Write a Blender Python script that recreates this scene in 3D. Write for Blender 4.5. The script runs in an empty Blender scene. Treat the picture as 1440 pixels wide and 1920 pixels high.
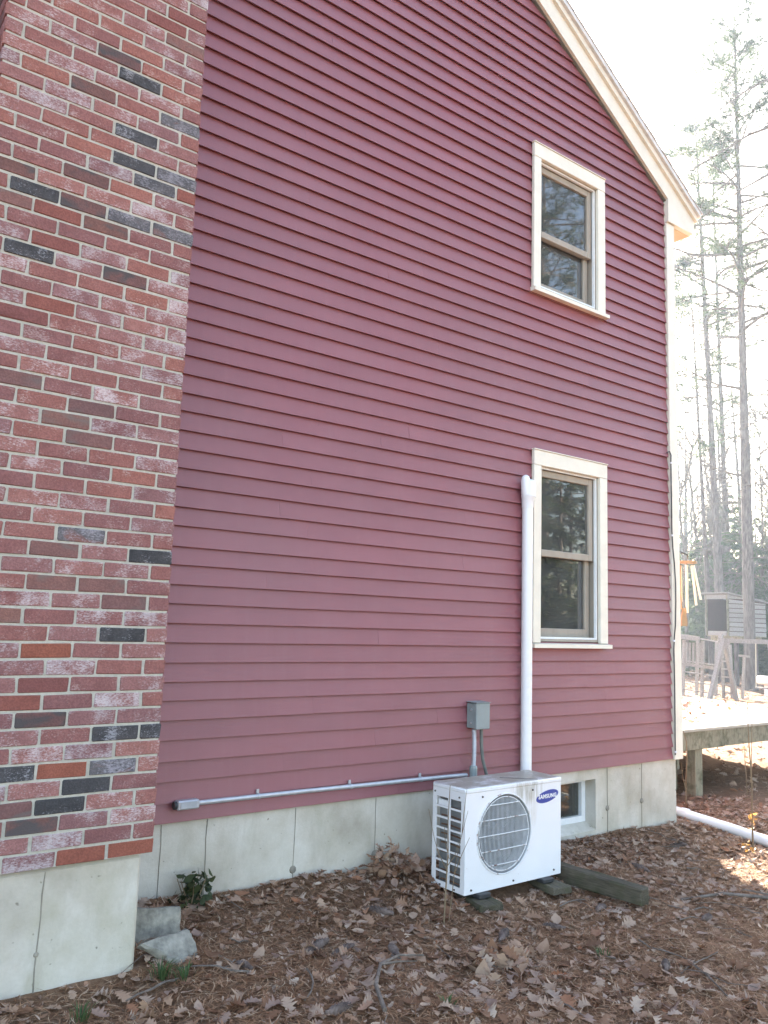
import bpy, math, random
import numpy as np
from mathutils import Vector, Matrix

random.seed(7)
rng = np.random.default_rng(11)
SC = bpy.context.scene
COL = SC.collection

# ------------------------------------------------------------------ camera
CAM_LOC = (-6.20975, -4.07144, 1.03750)
YAW, PITCH, ROLL = 0.65375, 0.134676, 0.0312195
def cam_axes():
    f = Vector((math.sin(YAW) * math.cos(PITCH), math.cos(YAW) * math.cos(PITCH), math.sin(PITCH)))
    r = Vector((math.cos(YAW), -math.sin(YAW), 0))
    u = r.cross(f)
    return (math.cos(ROLL) * r + math.sin(ROLL) * u), (-math.sin(ROLL) * r + math.cos(ROLL) * u), f
cd = bpy.data.cameras.new('camera')
cam = bpy.data.objects.new('camera', cd)
COL.objects.link(cam)
r_, u_, f_ = cam_axes()
M = Matrix((r_, u_, -f_)).transposed().to_4x4()
M.translation = Vector(CAM_LOC)
cam.matrix_world = M
cd.sensor_fit = 'VERTICAL'
cd.sensor_height = 36.0
cd.lens = 1545.66 / 1920 * 36
cd.clip_start = 0.05
cd.clip_end = 2000
SC.camera = cam

# ------------------------------------------------------------------ sky, sun, exposure
SUN_AZ, SUN_EL = math.radians(39.0), math.radians(22.5)      # azimuth from +Y towards +X
w = bpy.data.worlds.new("World")
SC.world = w
w.use_nodes = True
nt = w.node_tree
sky = nt.nodes.new('ShaderNodeTexSky')
sky.sky_type = 'NISHITA'
sky.sun_disc = False
sky.sun_elevation = SUN_EL
sky.sun_rotation = SUN_AZ
sky.air_density = 1.0
sky.dust_density = 2.0
bg = nt.nodes['Background']
bg.inputs['Strength'].default_value = 0.10
nt.links.new(sky.outputs[0], bg.inputs['Color'])
sl = bpy.data.lights.new('sun', 'SUN')
sl.energy = 5.0
sl.angle = math.radians(0.5)
sl.color = (1.0, 0.95, 0.88)
so = bpy.data.objects.new('sun', sl)
COL.objects.link(so)
sd = Vector((math.sin(SUN_AZ) * math.cos(SUN_EL), math.cos(SUN_AZ) * math.cos(SUN_EL), math.sin(SUN_EL)))
so.rotation_euler = sd.to_track_quat('Z', 'Y').to_euler()
so.location = (10, 10, 20)
vs = SC.view_settings
vs.view_transform = 'Standard'
vs.look = 'None'
vs.exposure = 3.32
vs.gamma = 1.0
vs.use_white_balance = True          # the camera was balanced for open shade
vs.white_balance_temperature = 7400
vs.white_balance_tint = 11
vs.use_curve_mapping = False

# ------------------------------------------------------------------ node helpers
class NT:
    def __init__(s, name):
        s.m = bpy.data.materials.new(name)
        s.m.use_nodes = True
        s.t = s.m.node_tree
        s.b = s.t.nodes['Principled BSDF']
        s.out = s.t.nodes['Material Output']
        s._c = None
    def n(s, kind, **kw):
        nd = s.t.nodes.new(kind)
        for k, v in kw.items():
            if k in nd.inputs.keys():
                nd.inputs[k].default_value = v
            else:
                setattr(nd, k, v)
        return nd
    def l(s, a, b):
        s.t.links.new(a, b)
    def coords(s):
        if s._c is None:
            s._c = s.n('ShaderNodeTexCoord').outputs['Object']
        return s._c
    def mapped(s, scale=(1, 1, 1), offs=None):
        mp = s.n('ShaderNodeMapping')
        mp.inputs['Scale'].default_value = scale
        s.l(s.coords(), mp.inputs['Vector'])
        if offs is not None:
            s.l(offs, mp.inputs['Location'])
        return mp.outputs[0]
    def rnd_offs(s, k=60.0):
        oi = s.n('ShaderNodeObjectInfo')
        mu = s.n('ShaderNodeMath', operation='MULTIPLY')
        s.l(oi.outputs['Random'], mu.inputs[0]); mu.inputs[1].default_value = k
        return mu.outputs[0]
    def noise(s, vec, scale=5.0, detail=4.0, rough=0.6, dist=0.0):
        nd = s.n('ShaderNodeTexNoise')
        nd.inputs['Scale'].default_value = scale
        nd.inputs['Detail'].default_value = detail
        nd.inputs['Roughness'].default_value = rough
        nd.inputs['Distortion'].default_value = dist
        s.l(vec, nd.inputs['Vector'])
        return nd.outputs['Fac']
    def ramp(s, fac, stops, interp='LINEAR'):
        nd = s.n('ShaderNodeValToRGB')
        cr = nd.color_ramp
        cr.interpolation = interp
        while len(cr.elements) < len(stops):
            cr.elements.new(0.5)
        for e, (p, c) in zip(cr.elements, stops):
            e.position = p
            e.color = (*c, 1) if len(c) == 3 else c
        s.l(fac, nd.inputs['Fac'])
        return nd.outputs['Color']
    def mix(s, fac, a, b, blend='MIX'):
        nd = s.n('ShaderNodeMix', data_type='RGBA', blend_type=blend)
        def put(v, sock):
            if isinstance(v, (tuple, list)):
                sock.default_value = (*v[:3], 1)
            elif isinstance(v, (int, float)):
                sock.default_value = v
            else:
                s.l(v, sock)
        put(fac, nd.inputs[0]); put(a, nd.inputs[6]); put(b, nd.inputs[7])
        return nd.outputs[2]
    def math(s, op, a, b=0.0, clamp=False):
        nd = s.n('ShaderNodeMath', operation=op)
        nd.use_clamp = clamp
        for v, i in ((a, 0), (b, 1)):
            if isinstance(v, (int, float)):
                nd.inputs[i].default_value = v
            else:
                s.l(v, nd.inputs[i])
        return nd.outputs[0]
    def hsv(s, col, h=0.5, sat=1.0, val=1.0):
        nd = s.n('ShaderNodeHueSaturation')
        for v, k in ((h, 'Hue'), (sat, 'Saturation'), (val, 'Value')):
            if isinstance(v, (int, float)):
                nd.inputs[k].default_value = v
            else:
                s.l(v, nd.inputs[k])
        if isinstance(col, tuple):
            nd.inputs['Color'].default_value = (*col, 1)
        else:
            s.l(col, nd.inputs['Color'])
        return nd.outputs[0]
    def color(s, c):
        if isinstance(c, tuple):
            s.b.inputs['Base Color'].default_value = (*c, 1)
        else:
            s.l(c, s.b.inputs['Base Color'])
    def bump(s, h, strength=0.3, dist=0.01):
        nd = s.n('ShaderNodeBump')
        nd.inputs['Strength'].default_value = strength
        nd.inputs['Distance'].default_value = dist
        s.l(h, nd.inputs['Height'])
        s.l(nd.outputs[0], s.b.inputs['Normal'])
    def set(s, rough=0.6, metal=0.0, spec=0.5):
        s.b.inputs['Roughness'].default_value = rough
        s.b.inputs['Metallic'].default_value = metal
        s.b.inputs['Specular IOR Level'].default_value = spec
        return s
    def randval(s, lo, hi):
        oi = s.n('ShaderNodeObjectInfo')
        mr = s.n('ShaderNodeMapRange')
        mr.inputs['To Min'].default_value = lo
        mr.inputs['To Max'].default_value = hi
        s.l(oi.outputs['Random'], mr.inputs['Value'])
        return mr.outputs[0]

def simple(name, c, rough=0.6, metal=0.0, var=0.15, scale=20.0, bump=0.0, spec=0.5, stretch=(1, 1, 1)):
    k = NT(name); k.set(rough, metal, spec)
    f = k.noise(k.mapped(stretch), scale, 5)
    lo = tuple(x * (1 - var) for x in c); hi = tuple(min(1, x * (1 + var)) for x in c)
    k.color(k.ramp(f, [(0.3, lo), (0.7, hi)]))
    if bump:
        k.bump(f, bump, 0.004)
    return k.m

# ------------------------------------------------------------------ mesh helpers
class MB:
    def __init__(s):
        s.v = []; s.f = []; s.mi = []
    def add(s, verts, faces, mi=0):
        o = len(s.v)
        s.v += [tuple(p) for p in verts]
        s.f += [tuple(i + o for i in f) for f in faces]
        s.mi += [mi] * len(faces)
        return s
    def box(s, a, b, mi=0):
        (x0, y0, z0), (x1, y1, z1) = a, b
        return s.add([(x0, y0, z0), (x1, y0, z0), (x1, y1, z0), (x0, y1, z0), (x0, y0, z1), (x1, y0, z1), (x1, y1, z1), (x0, y1, z1)],
              [(0, 3, 2, 1), (4, 5, 6, 7), (0, 1, 5, 4), (1, 2, 6, 5), (2, 3, 7, 6), (3, 0, 4, 7)], mi)
    def bbox(s, a, b, c=0.003, mi=0):
        """box with chamfered edges"""
        a = np.array(a, float); b = np.array(b, float)
        c = min(c, 0.45 * float(min(b - a)))
        vs = []; idx = {}
        for ix in (0, 1):
            for iy in (0, 1):
                for iz in (0, 1):
                    p = np.array([(a, b)[i][k] for k, i in enumerate((ix, iy, iz))])
                    sg = np.array([1 if i == 0 else -1 for i in (ix, iy, iz)])
                    for ax in range(3):
                        qv = p.copy()
                        for k in range(3):
                            if k != ax:
                                qv[k] += sg[k] * c
                        idx[(ix, iy, iz, ax)] = len(vs); vs.append(tuple(qv))
        F = []
        for ax in range(3):
            o1, o2 = [k for k in range(3) if k != ax]
            for sv in (0, 1):
                ring = []
                for (p1, p2) in ((0, 0), (1, 0), (1, 1), (0, 1)):
                    key = [0, 0, 0]; key[ax] = sv; key[o1] = p1; key[o2] = p2
                    ring.append(idx[(*key, ax)])
                F.append(tuple(ring))
        for ax in range(3):      # edges along ax
            o1, o2 = [k for k in range(3) if k != ax]
            for p1 in (0, 1):
                for p2 in (0, 1):
                    k0 = [0, 0, 0]; k0[o1] = p1; k0[o2] = p2
                    k1 = list(k0); k1[ax] = 1
                    F.append((idx[(*k0, o1)], idx[(*k1, o1)], idx[(*k1, o2)], idx[(*k0, o2)]))
        for ix in (0, 1):
            for iy in (0, 1):
                for iz in (0, 1):
                    F.append(tuple(idx[(ix, iy, iz, k)] for k in range(3)))
        return s.add(vs, F, mi)
    def tube(s, pts, rad, n=8, caps=True, mi=0):
        pts = [Vector(p) for p in pts]
        if not isinstance(rad, (list, tuple)):
            rad = [rad] * len(pts)
        V = []; F = []
        prev = None
        for i, p in enumerate(pts):
            d = (pts[min(i + 1, len(pts) - 1)] - pts[max(i - 1, 0)])
            d = d.normalized() if d.length > 1e-9 else Vector((0, 0, 1))
            if prev is None:
                ref = Vector((0, 0, 1)) if abs(d.z) < 0.9 else Vector((1, 0, 0))
                a = d.cross(ref).normalized()
            else:
                a = (prev - d * prev.dot(d)).normalized()
            prev = a
            b = d.cross(a)
            for k in range(n):
                t = 2 * math.pi * k / n
                V.append(tuple(p + (a * math.cos(t) + b * math.sin(t)) * rad[i]))
        for i in range(len(pts) - 1):
            for k in range(n):
                F.append((i * n + k, i * n + (k + 1) % n, (i + 1) * n + (k + 1) % n, (i + 1) * n + k))
        if caps:
            F.append(tuple(range(n))[::-1])
            F.append(tuple((len(pts) - 1) * n + k for k in range(n)))
        return s.add(V, F, mi)
    def prism(s, poly, axis, a, b, mi=0):
        """poly: list of 2-D points in the other two axes (in order), extruded along axis from a to b"""
        n = len(poly)
        def P(p, h):
            if axis == 1: return (p[0], h, p[1])
            if axis == 0: return (h, p[0], p[1])
            return (p[0], p[1], h)
        V = [P(p, a) for p in poly] + [P(p, b) for p in poly]
        F = [tuple(range(n)), tuple(range(2 * n - 1, n - 1, -1))]
        F += [(i, n + i, n + (i + 1) % n, (i + 1) % n) for i in range(n)]
        return s.add(V, F, mi)
    def beam(s, p, q, wd, ht, mi=0):
        p = Vector(p); q = Vector(q); d = (q - p).normalized()
        ref = Vector((0, 0, 1)) if abs(d.z) < 0.95 else Vector((1, 0, 0))
        a = d.cross(ref).normalized() * (wd / 2); b = a.cross(d).normalized() * (ht / 2)
        V = [p - a - b, p + a - b, p + a + b, p - a + b, q - a - b, q + a - b, q + a + b, q - a + b]
        return s.add(V, [(0, 3, 2, 1), (4, 5, 6, 7), (0, 1, 5, 4), (1, 2, 6, 5), (2, 3, 7, 6), (3, 0, 4, 7)], mi)
    def build(s, name, mat, parent=None, smooth=False, recalc=True, loc=None):
        o = (0, 0, 0)
        if parent is not None:
            o = origin_of(parent)
        if loc is not None:
            o = loc
        me = bpy.data.meshes.new(name)
        me.from_pydata([(p[0] - o[0], p[1] - o[1], p[2] - o[2]) for p in s.v], [], s.f)
        for m in (mat if isinstance(mat, (list, tuple)) else [mat]):
            me.materials.append(m)
        if isinstance(mat, (list, tuple)):
            me.polygons.foreach_set('material_index', s.mi)
        if recalc:
            import bmesh
            bm = bmesh.new(); bm.from_mesh(me)
            bmesh.ops.recalc_face_normals(bm, faces=bm.faces)
            bm.to_mesh(me); bm.free()
        return link(name, me, parent, smooth, loc)

def origin_of(o):
    p = Vector((0, 0, 0))
    while o is not None:
        p = p + o.location
        o = o.parent
    return p

def smooth_mesh(me, ang=math.radians(40)):
    me.polygons.foreach_set('use_smooth', [True] * len(me.polygons))
    try:
        me.set_sharp_from_angle(angle=ang)
    except Exception:
        pass

def link(name, me, parent=None, smooth=False, loc=None):
    if smooth:
        smooth_mesh(me)
    ob = bpy.data.objects.new(name, me)
    COL.objects.link(ob)
    if parent is not None:
        ob.parent = parent
    if loc is not None:
        ob.location = Vector(loc) - (origin_of(parent) if parent is not None else Vector((0, 0, 0)))
    return ob

def tag(o, label=None, cat=None, group=None, kind=None):
    if label: o['label'] = label
    if cat: o['category'] = cat
    if group: o['group'] = group
    if kind: o['kind'] = kind
    return o

def thing(name, loc, label, cat, group=None, rz=0.0):
    o = bpy.data.objects.new(name, None)
    o.empty_display_size = 0.1
    COL.objects.link(o)
    o.location = loc
    o.rotation_euler = (0, 0, rz)
    return tag(o, label, cat, group)

def np_mesh(name, V, T, mat, parent=None, smooth=False):
    """V (n,3), T (m,3) triangles"""
    me = bpy.data.meshes.new(name)
    me.vertices.add(len(V)); me.loops.add(T.size); me.polygons.add(len(T))
    if parent is not None:
        V = V - np.array(origin_of(parent))
    me.vertices.foreach_set('co', np.ascontiguousarray(V, dtype=np.float32).ravel())
    me.loops.foreach_set('vertex_index', np.ascontiguousarray(T, dtype=np.int32).ravel())
    me.polygons.foreach_set('loop_start', np.arange(0, T.size, 3, dtype=np.int32))
    me.update(calc_edges=True)
    me.validate()
    me.materials.append(mat)
    return link(name, me, parent, smooth)

def instance_np(V, T, locs, mats3):
    """merge N copies: V (n,3), T (m,3), locs (N,3), mats3 (N,3,3)"""
    N = len(locs); n = len(V)
    VV = np.einsum('nij,vj->nvi', mats3, V) + locs[:, None, :]
    TT = T[None] + (np.arange(N) * n)[:, None, None]
    return VV.reshape(-1, 3), TT.reshape(-1, 3)

def rotmats(yaw, pitch, roll, scale):
    cy, sy = np.cos(yaw), np.sin(yaw); cp, sp = np.cos(pitch), np.sin(pitch); cr, sr = np.cos(roll), np.sin(roll)
    z = np.zeros_like(yaw); o = np.ones_like(yaw)
    Rz = np.stack([np.stack([cy, -sy, z], -1), np.stack([sy, cy, z], -1), np.stack([z, z, o], -1)], 1)
    Ry = np.stack([np.stack([cp, z, sp], -1), np.stack([z, o, z], -1), np.stack([-sp, z, cp], -1)], 1)
    Rx = np.stack([np.stack([o, z, z], -1), np.stack([z, cr, -sr], -1), np.stack([z, sr, cr], -1)], 1)
    return (Rz @ Ry @ Rx) * scale[:, None, None]

def vnoise(x, y, seed=0):
    """smooth value noise"""
    xi = np.floor(x).astype(int); yi = np.floor(y).astype(int)
    xf = x - xi; yf = y - yi
    def h(a, b):
        k = (a * 374761393 + b * 668265263 + seed * 974711) & 0x7fffffff
        k = ((k ^ (k >> 13)) * 1274126177) & 0x7fffffff
        return ((k ^ (k >> 16)) & 0xffff) / 65535.0
    u = xf * xf * (3 - 2 * xf); v = yf * yf * (3 - 2 * yf)
    return (h(xi, yi) * (1 - u) + h(xi + 1, yi) * u) * (1 - v) + (h(xi, yi + 1) * (1 - u) + h(xi + 1, yi + 1) * u) * v

# ------------------------------------------------------------------ ground height
def ground(x, y):
    x = np.asarray(x, float); y = np.asarray(y, float)
    b = np.where(x < 0, -0.51 - 0.032 * np.clip(x, -7, 0), -0.51 - 0.03 * np.clip(x, 0, 3))
    b = b + 0.11 * np.clip(y, -0.8, 0)
    n = (vnoise(x * 0.9, y * 0.9, 1) - 0.5) * 0.04 + (vnoise(x * 3.1, y * 3.1, 2) - 0.5) * 0.03 + (vnoise(x * 11, y * 11, 3) - 0.5) * 0.016
    far = np.clip((np.hypot(x + 3, y + 1) - 12) / 25, 0, 1)
    return b + n + far * (vnoise(x * 0.12, y * 0.12, 5) - 0.5) * 0.8
def gz(x, y):
    return float(ground(np.array([x]), np.array([y]))[0])

# ------------------------------------------------------------------ materials
def m_siding():
    k = NT('barn_red_paint'); k.set(0.42, 0, 0.6)
    off = k.rnd_offs()
    grain = k.noise(k.mapped((1.2, 8, 60), off), 3.0, 6, 0.65)
    blot = k.noise(k.mapped((1, 1, 1), off), 2.2, 3, 0.5)
    base = k.ramp(blot, [(0.3, (0.245, 0.078, 0.092)), (0.7, (0.280, 0.093, 0.108))])
    base = k.mix(k.math('MULTIPLY', grain, 0.25), base, (0.17, 0.06, 0.066))
    drip = k.ramp(k.noise(k.mapped((16, 1, 0.7)), 1.5, 5, 0.65), [(0.50, (0, 0, 0)), (0.72, (1, 1, 1))])
    base = k.mix(k.math('MULTIPLY', drip, 0.07), base, (0.33, 0.19, 0.20))
    base = k.hsv(base, 0.5, 1.0, k.randval(0.965, 1.035))
    fade = k.noise(k.mapped((0.35, 1, 0.5)), 1.6, 4, 0.6)
    base = k.hsv(base, 0.5, k.math('ADD', 0.86, k.math('MULTIPLY', fade, 0.26)), k.math('ADD', 0.90, k.math('MULTIPLY', fade, 0.2)))
    spot = k.ramp(k.noise(k.mapped((9, 9, 14), off), 3.0, 1, 0.5), [(0.80, (0, 0, 0)), (0.86, (1, 1, 1))])
    base = k.mix(k.math('MULTIPLY', spot, 0.5), base, (0.13, 0.05, 0.055))
    k.color(base)
    k.bump(grain, 0.25, 0.002)
    return k.m
SIDING = m_siding()
TRIM = simple('cream_trim_paint', (0.72, 0.675, 0.58), 0.5, var=0.06, scale=9, bump=0.08, stretch=(1, 1, 1))
def m_brick(name, c1, c2, speck=0.0, speckc=(0.6, 0.52, 0.5), blot=None, blotc=(0.05, 0.045, 0.045)):
    k = NT(name); k.set(0.85, 0, 0.3)
    off = k.rnd_offs(90)
    v = k.mapped((1, 1, 1), off)
    f = k.noise(v, 14, 5, 0.65)
    col = k.ramp(f, [(0.3, c1), (0.7, c2)])
    fine = k.noise(v, 130, 3, 0.6)
    col = k.mix(k.ramp(fine, [(0.42, (0.35, 0.35, 0.35)), (0.58, (0, 0, 0))]), col, tuple(x * 0.45 for x in c1))
    if blot:
        b = k.ramp(k.noise(k.mapped((0.6, 1, 1.4), off), 9, 3, 0.55, 0.6), [(blot, (0, 0, 0)), (blot + 0.14, (1, 1, 1))])
        col = k.mix(b, col, blotc)
    if speck:
        a = k.noise(k.mapped((0.6, 1, 1.5), off), 150, 5, 0.75)
        big = k.noise(v, 11, 3, 0.5)
        s = k.math('ADD', a, k.math('MULTIPLY', big, 0.7))
        s = k.ramp(s, [(0.98 - speck, (0, 0, 0)), (1.22 - speck, (1, 1, 1))])
        col = k.mix(k.math('MULTIPLY', s, 0.75), col, speckc)
    col = k.hsv(col, k.randval(0.492, 0.508), k.randval(0.9, 1.08), k.randval(0.84, 1.14))
    k.color(col)
    k.bump(k.math('ADD', k.math('MULTIPLY', f, 0.6), fine), 0.55, 0.004)
    return k.m
BR = {
 'R': m_brick('red_brick', (0.245, 0.094, 0.084), (0.32, 0.132, 0.118), speck=0.02, speckc=(0.42, 0.29, 0.27)),
 'O': m_brick('orange_brick', (0.23, 0.075, 0.06), (0.29, 0.10, 0.08), speck=0.0, speckc=(0.42, 0.27, 0.24)),
 'L': m_brick('pink_speckled_brick', (0.26, 0.11, 0.102), (0.34, 0.155, 0.145), speck=0.09, speckc=(0.50, 0.40, 0.40)),
 'W': m_brick('whitewashed_brick', (0.23, 0.085, 0.08), (0.32, 0.14, 0.13), speck=0.21, speckc=(0.60, 0.53, 0.54)),
 'N': m_brick('brown_brick', (0.19, 0.092, 0.084), (0.25, 0.118, 0.105), blot=0.52, blotc=(0.165, 0.115, 0.105)),
 'B': m_brick('smoked_brick', (0.15, 0.075, 0.068), (0.21, 0.095, 0.085), blot=0.46, blotc=(0.085, 0.07, 0.07)),
 'D': m_brick('charcoal_brick', (0.045, 0.042, 0.045), (0.09, 0.083, 0.086), speck=0.02, speckc=(0.3, 0.29, 0.31)),
 'G': m_brick('grey_washed_brick', (0.08, 0.074, 0.08), (0.15, 0.135, 0.14), speck=0.12, speckc=(0.33, 0.30, 0.33), blot=0.62, blotc=(0.2, 0.09, 0.08)),
}
def m_mortar():
    k = NT('mortar'); k.set(0.95, 0, 0.2)
    f = k.noise(k.coords(), 60, 5, 0.7); g = k.noise(k.coords(), 3, 3)
    c = k.ramp(f, [(0.3, (0.40, 0.37, 0.315)), (0.7, (0.54, 0.505, 0.44))])
    c = k.mix(k.ramp(g, [(0.4, (0, 0, 0)), (0.7, (0.5, 0.5, 0.5))]), c, (0.36, 0.36, 0.31))
    k.color(c); k.bump(f, 0.6, 0.004)
    return k.m
MORTAR = m_mortar()
def m_concrete(name, green=0.5):
    k = NT(name); k.set(0.9, 0, 0.25)
    c0 = k.coords()
    f = k.noise(c0, 2.0, 6, 0.62)
    fine = k.noise(c0, 70, 4, 0.6)
    col = k.ramp(f, [(0.3, (0.40, 0.35, 0.285)), (0.48, (0.56, 0.51, 0.44)), (0.64, (0.67, 0.63, 0.57))])
    drip = k.noise(k.mapped((5, 5, 1.6)), 1.3, 6, 0.65)
    col = k.mix(k.ramp(drip, [(0.5, (0, 0, 0)), (0.75, (0.5, 0.5, 0.5))]), col, (0.34, 0.30, 0.225))
    # algae: low on the wall
    sp = k.n('ShaderNodeSeparateXYZ'); k.l(c0, sp.inputs[0])
    g = k.math('MULTIPLY', k.ramp(k.noise(k.mapped((1, 1, 0.8)), 3.1, 4, 0.6), [(0.42, (0, 0, 0)), (0.65, (1, 1, 1))]), green)
    col = k.mix(g, col, (0.33, 0.30, 0.18))
    pit = k.ramp(k.noise(c0, 34, 1, 0.4), [(0.73, (0, 0, 0)), (0.78, (1, 1, 1))])
    col = k.mix(k.math('MULTIPLY', pit, 0.75), col, (0.15, 0.13, 0.10))
    col = k.mix(k.math('MULTIPLY', fine, 0.25), col, (0.25, 0.235, 0.2))
    k.color(col); k.bump(k.math('ADD', fine, k.math('MULTIPLY', f, 2)), 0.35, 0.004)
    return k.m
CONC = m_concrete('poured_concrete', 0.2)
CONC2 = m_concrete('weathered_concrete', 0.4)
SEAM = simple('dirty_seam', (0.24, 0.215, 0.175), 0.9, var=0.3)
SASH = simple('tan_sash_wood', (0.33, 0.285, 0.235), 0.55, var=0.12, scale=12, bump=0.15, stretch=(1, 1, 0.2))
ALU = simple('white_aluminium', (0.72, 0.74, 0.75), 0.35, var=0.05)
UNLITFILL = simple('unlit_room_fill', (0.05, 0.045, 0.045), 0.9)
CURTAIN = simple('curtain_cloth', (0.20, 0.20, 0.21), 0.9, var=0.1)
BLIND = simple('blind_slat', (0.42, 0.42, 0.42), 0.6, var=0.05)
def m_glass(name, tint=(0.9, 0.93, 0.93), refl=1.0, dust=0.12):
    k = NT(name)
    t = k.n('ShaderNodeBsdfTransparent'); t.inputs[0].default_value = (*tint, 1)
    g = k.n('ShaderNodeBsdfGlossy'); g.inputs['Roughness'].default_value = 0.015
    wv = k.noise(k.coords(), 2.2, 2, 0.4)
    bp = k.n('ShaderNodeBump'); bp.inputs['Strength'].default_value = 0.02; bp.inputs['Distance'].default_value = 0.02
    k.l(wv, bp.inputs['Height']); k.l(bp.outputs[0], g.inputs['Normal'])
    fr = k.n('ShaderNodeFresnel'); fr.inputs['IOR'].default_value = 1.5
    # two surfaces of a pane plus its storm glass reflect about three times one surface
    fac = k.math('MULTIPLY', fr.outputs[0], 2.6 * refl, True)
    mx = k.n('ShaderNodeMixShader')
    k.l(fac, mx.inputs[0]); k.l(t.outputs[0], mx.inputs[1]); k.l(g.outputs[0], mx.inputs[2])
    du = k.n('ShaderNodeBsdfDiffuse'); du.inputs['Color'].default_value = (0.5, 0.5, 0.52, 1)
    m2 = k.n('ShaderNodeMixShader'); k.l(k.math('MULTIPLY', k.noise(k.coords(), 5, 4, 0.6), dust), m2.inputs[0])
    k.l(mx.outputs[0], m2.inputs[1]); k.l(du.outputs[0], m2.inputs[2]); k.l(m2.outputs[0], k.out.inputs['Surface'])
    return k.m
GLASS = m_glass('window_glass')
PVC = simple('white_pvc', (0.76, 0.76, 0.78), 0.35, var=0.03, scale=4)
GALV = simple('galvanised_steel', (0.50, 0.51, 0.54), 0.4, metal=0.5, var=0.1)
GREYBOX = simple('grey_enamel', (0.235, 0.27, 0.27), 0.45, var=0.08, scale=8)
BLACKRUB = simple('black_rubber', (0.03, 0.03, 0.032), 0.6)
def m_ac():
    k = NT('weathered_white_enamel'); k.set(0.35, 0, 0.5)
    c0 = k.coords()
    base = k.ramp(k.noise(c0, 3, 3), [(0.3, (0.72, 0.72, 0.74)), (0.7, (0.78, 0.78, 0.80))])
    sp = k.n('ShaderNodeSeparateXYZ'); k.l(c0, sp.inputs[0])
    x, y, z = sp.outputs
    def blob(cx, cz, rx, rz, a):
        dx = k.math('DIVIDE', k.math('SUBTRACT', x, cx), rx); dz = k.math('DIVIDE', k.math('SUBTRACT', z, cz), rz)
        d = k.math('ADD', k.math('MULTIPLY', dx, dx), k.math('MULTIPLY', dz, dz))
        m = k.math('SUBTRACT', 1.0, d, True)
        st = k.noise(k.mapped((60, 10, 5)), 1.0, 4, 0.6)
        return k.math('MULTIPLY', k.math('MULTIPLY', m, k.ramp(st, [(0.38, (0, 0, 0)), (0.6, (1, 1, 1))])), a)
    base = k.mix(blob(0.50, 0.515, 0.16, 0.10, 0.75), base, (0.24, 0.21, 0.13))
    base = k.mix(blob(0.55, 0.40, 0.05, 0.12, 0.35), base, (0.45, 0.36, 0.22))
    # grime and leaf tannin lying on the lid (its upward faces)
    ge = k.n('ShaderNodeNewGeometry'); sn = k.n('ShaderNodeSeparateXYZ'); k.l(ge.outputs['Normal'], sn.inputs[0])
    up = k.ramp(sn.outputs[2], [(0.6, (0, 0, 0)), (0.9, (1, 1, 1))])
    gr = k.ramp(k.noise(k.mapped((1, 1.5, 1)), 8, 6, 0.7), [(0.30, (0.15, 0.15, 0.15)), (0.52, (0.95, 0.95, 0.95))])
    base = k.mix(k.math('MULTIPLY', up, gr), base, (0.33, 0.29, 0.235))
    sp2 = k.ramp(k.noise(c0, 90, 2, 0.5), [(0.70, (0, 0, 0)), (0.75, (0.5, 0.5, 0.5))])
    base = k.mix(sp2, base, (0.35, 0.28, 0.2))
    k.color(base)
    return k.m
ACW = m_ac()
def m_rusty(name, base, th=0.55):
    k = NT(name); k.set(0.5, 0.0, 0.5)
    f = k.noise(k.coords(), 14, 5, 0.6)
    k.color(k.mix(k.ramp(f, [(th, (0, 0, 0)), (th + 0.08, (1, 1, 1))]), base, (0.20, 0.085, 0.05)))
    return k.m
RUSTW = m_rusty('rusty_white_wire', (0.66, 0.66, 0.67))
def m_fins():
    k = NT('coil_fins'); k.set(0.4, 0.6, 0.5)
    wv = k.n('ShaderNodeTexWave', wave_type='BANDS', bands_direction='Y')
    wv.inputs['Scale'].default_value = 60
    k.l(k.coords(), wv.inputs['Vector'])
    k.color(k.ramp(wv.outputs['Fac'], [(0.2, (0.14, 0.15, 0.16)), (0.8, (0.38, 0.40, 0.41))]))
    return k.m
FINS = m_fins()
FANGREY = simple('fan_plastic', (0.06, 0.062, 0.068), 0.5)
SHROUD = simple('grey_shroud', (0.30, 0.31, 0.33), 0.5)
BLUE = simple('blue_badge', (0.022, 0.055, 0.28), 0.35, var=0.04)
WHITEINK = simple('white_print', (0.8, 0.8, 0.8), 0.4, var=0.02)
def m_wood(name, c1, c2, moss=0.0, rough=0.85, sc=(3, 3, 40)):
    k = NT(name); k.set(rough, 0, 0.25)
    off = k.rnd_offs(40)
    g = k.noise(k.mapped(sc, off), 3, 6, 0.65, 0.4)
    col = k.ramp(g, [(0.3, c1), (0.7, c2)])
    if moss:
        mo = k.ramp(k.noise(k.mapped((1, 1, 1), off), 9, 5, 0.65), [(0.5 - 0.2 * moss, (0, 0, 0)), (0.72 - 0.2 * moss, (0.8, 0.8, 0.8))])
        col = k.mix(mo, col, (0.055, 0.058, 0.028))
    col = k.hsv(col, 0.5, 1, k.randval(0.85, 1.12))
    k.color(col); k.bump(g, 0.5, 0.004)
    return k.m
MOSSY = m_wood('mossy_timber', (0.045, 0.038, 0.028), (0.125, 0.105, 0.075), 0.12, sc=(40, 3, 40))
DECKW = m_wood('weathered_deck_wood', (0.33, 0.29, 0.24), (0.50, 0.45, 0.38), 0.0, sc=(3, 30, 30))
FASCIA = m_wood('green_grey_board', (0.20, 0.175, 0.12), (0.32, 0.285, 0.205), 0.15, sc=(20, 20, 3))
GREYWOOD = m_wood('silver_grey_wood', (0.20, 0.185, 0.17), (0.34, 0.32, 0.30), 0.0, sc=(12, 12, 12))
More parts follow.
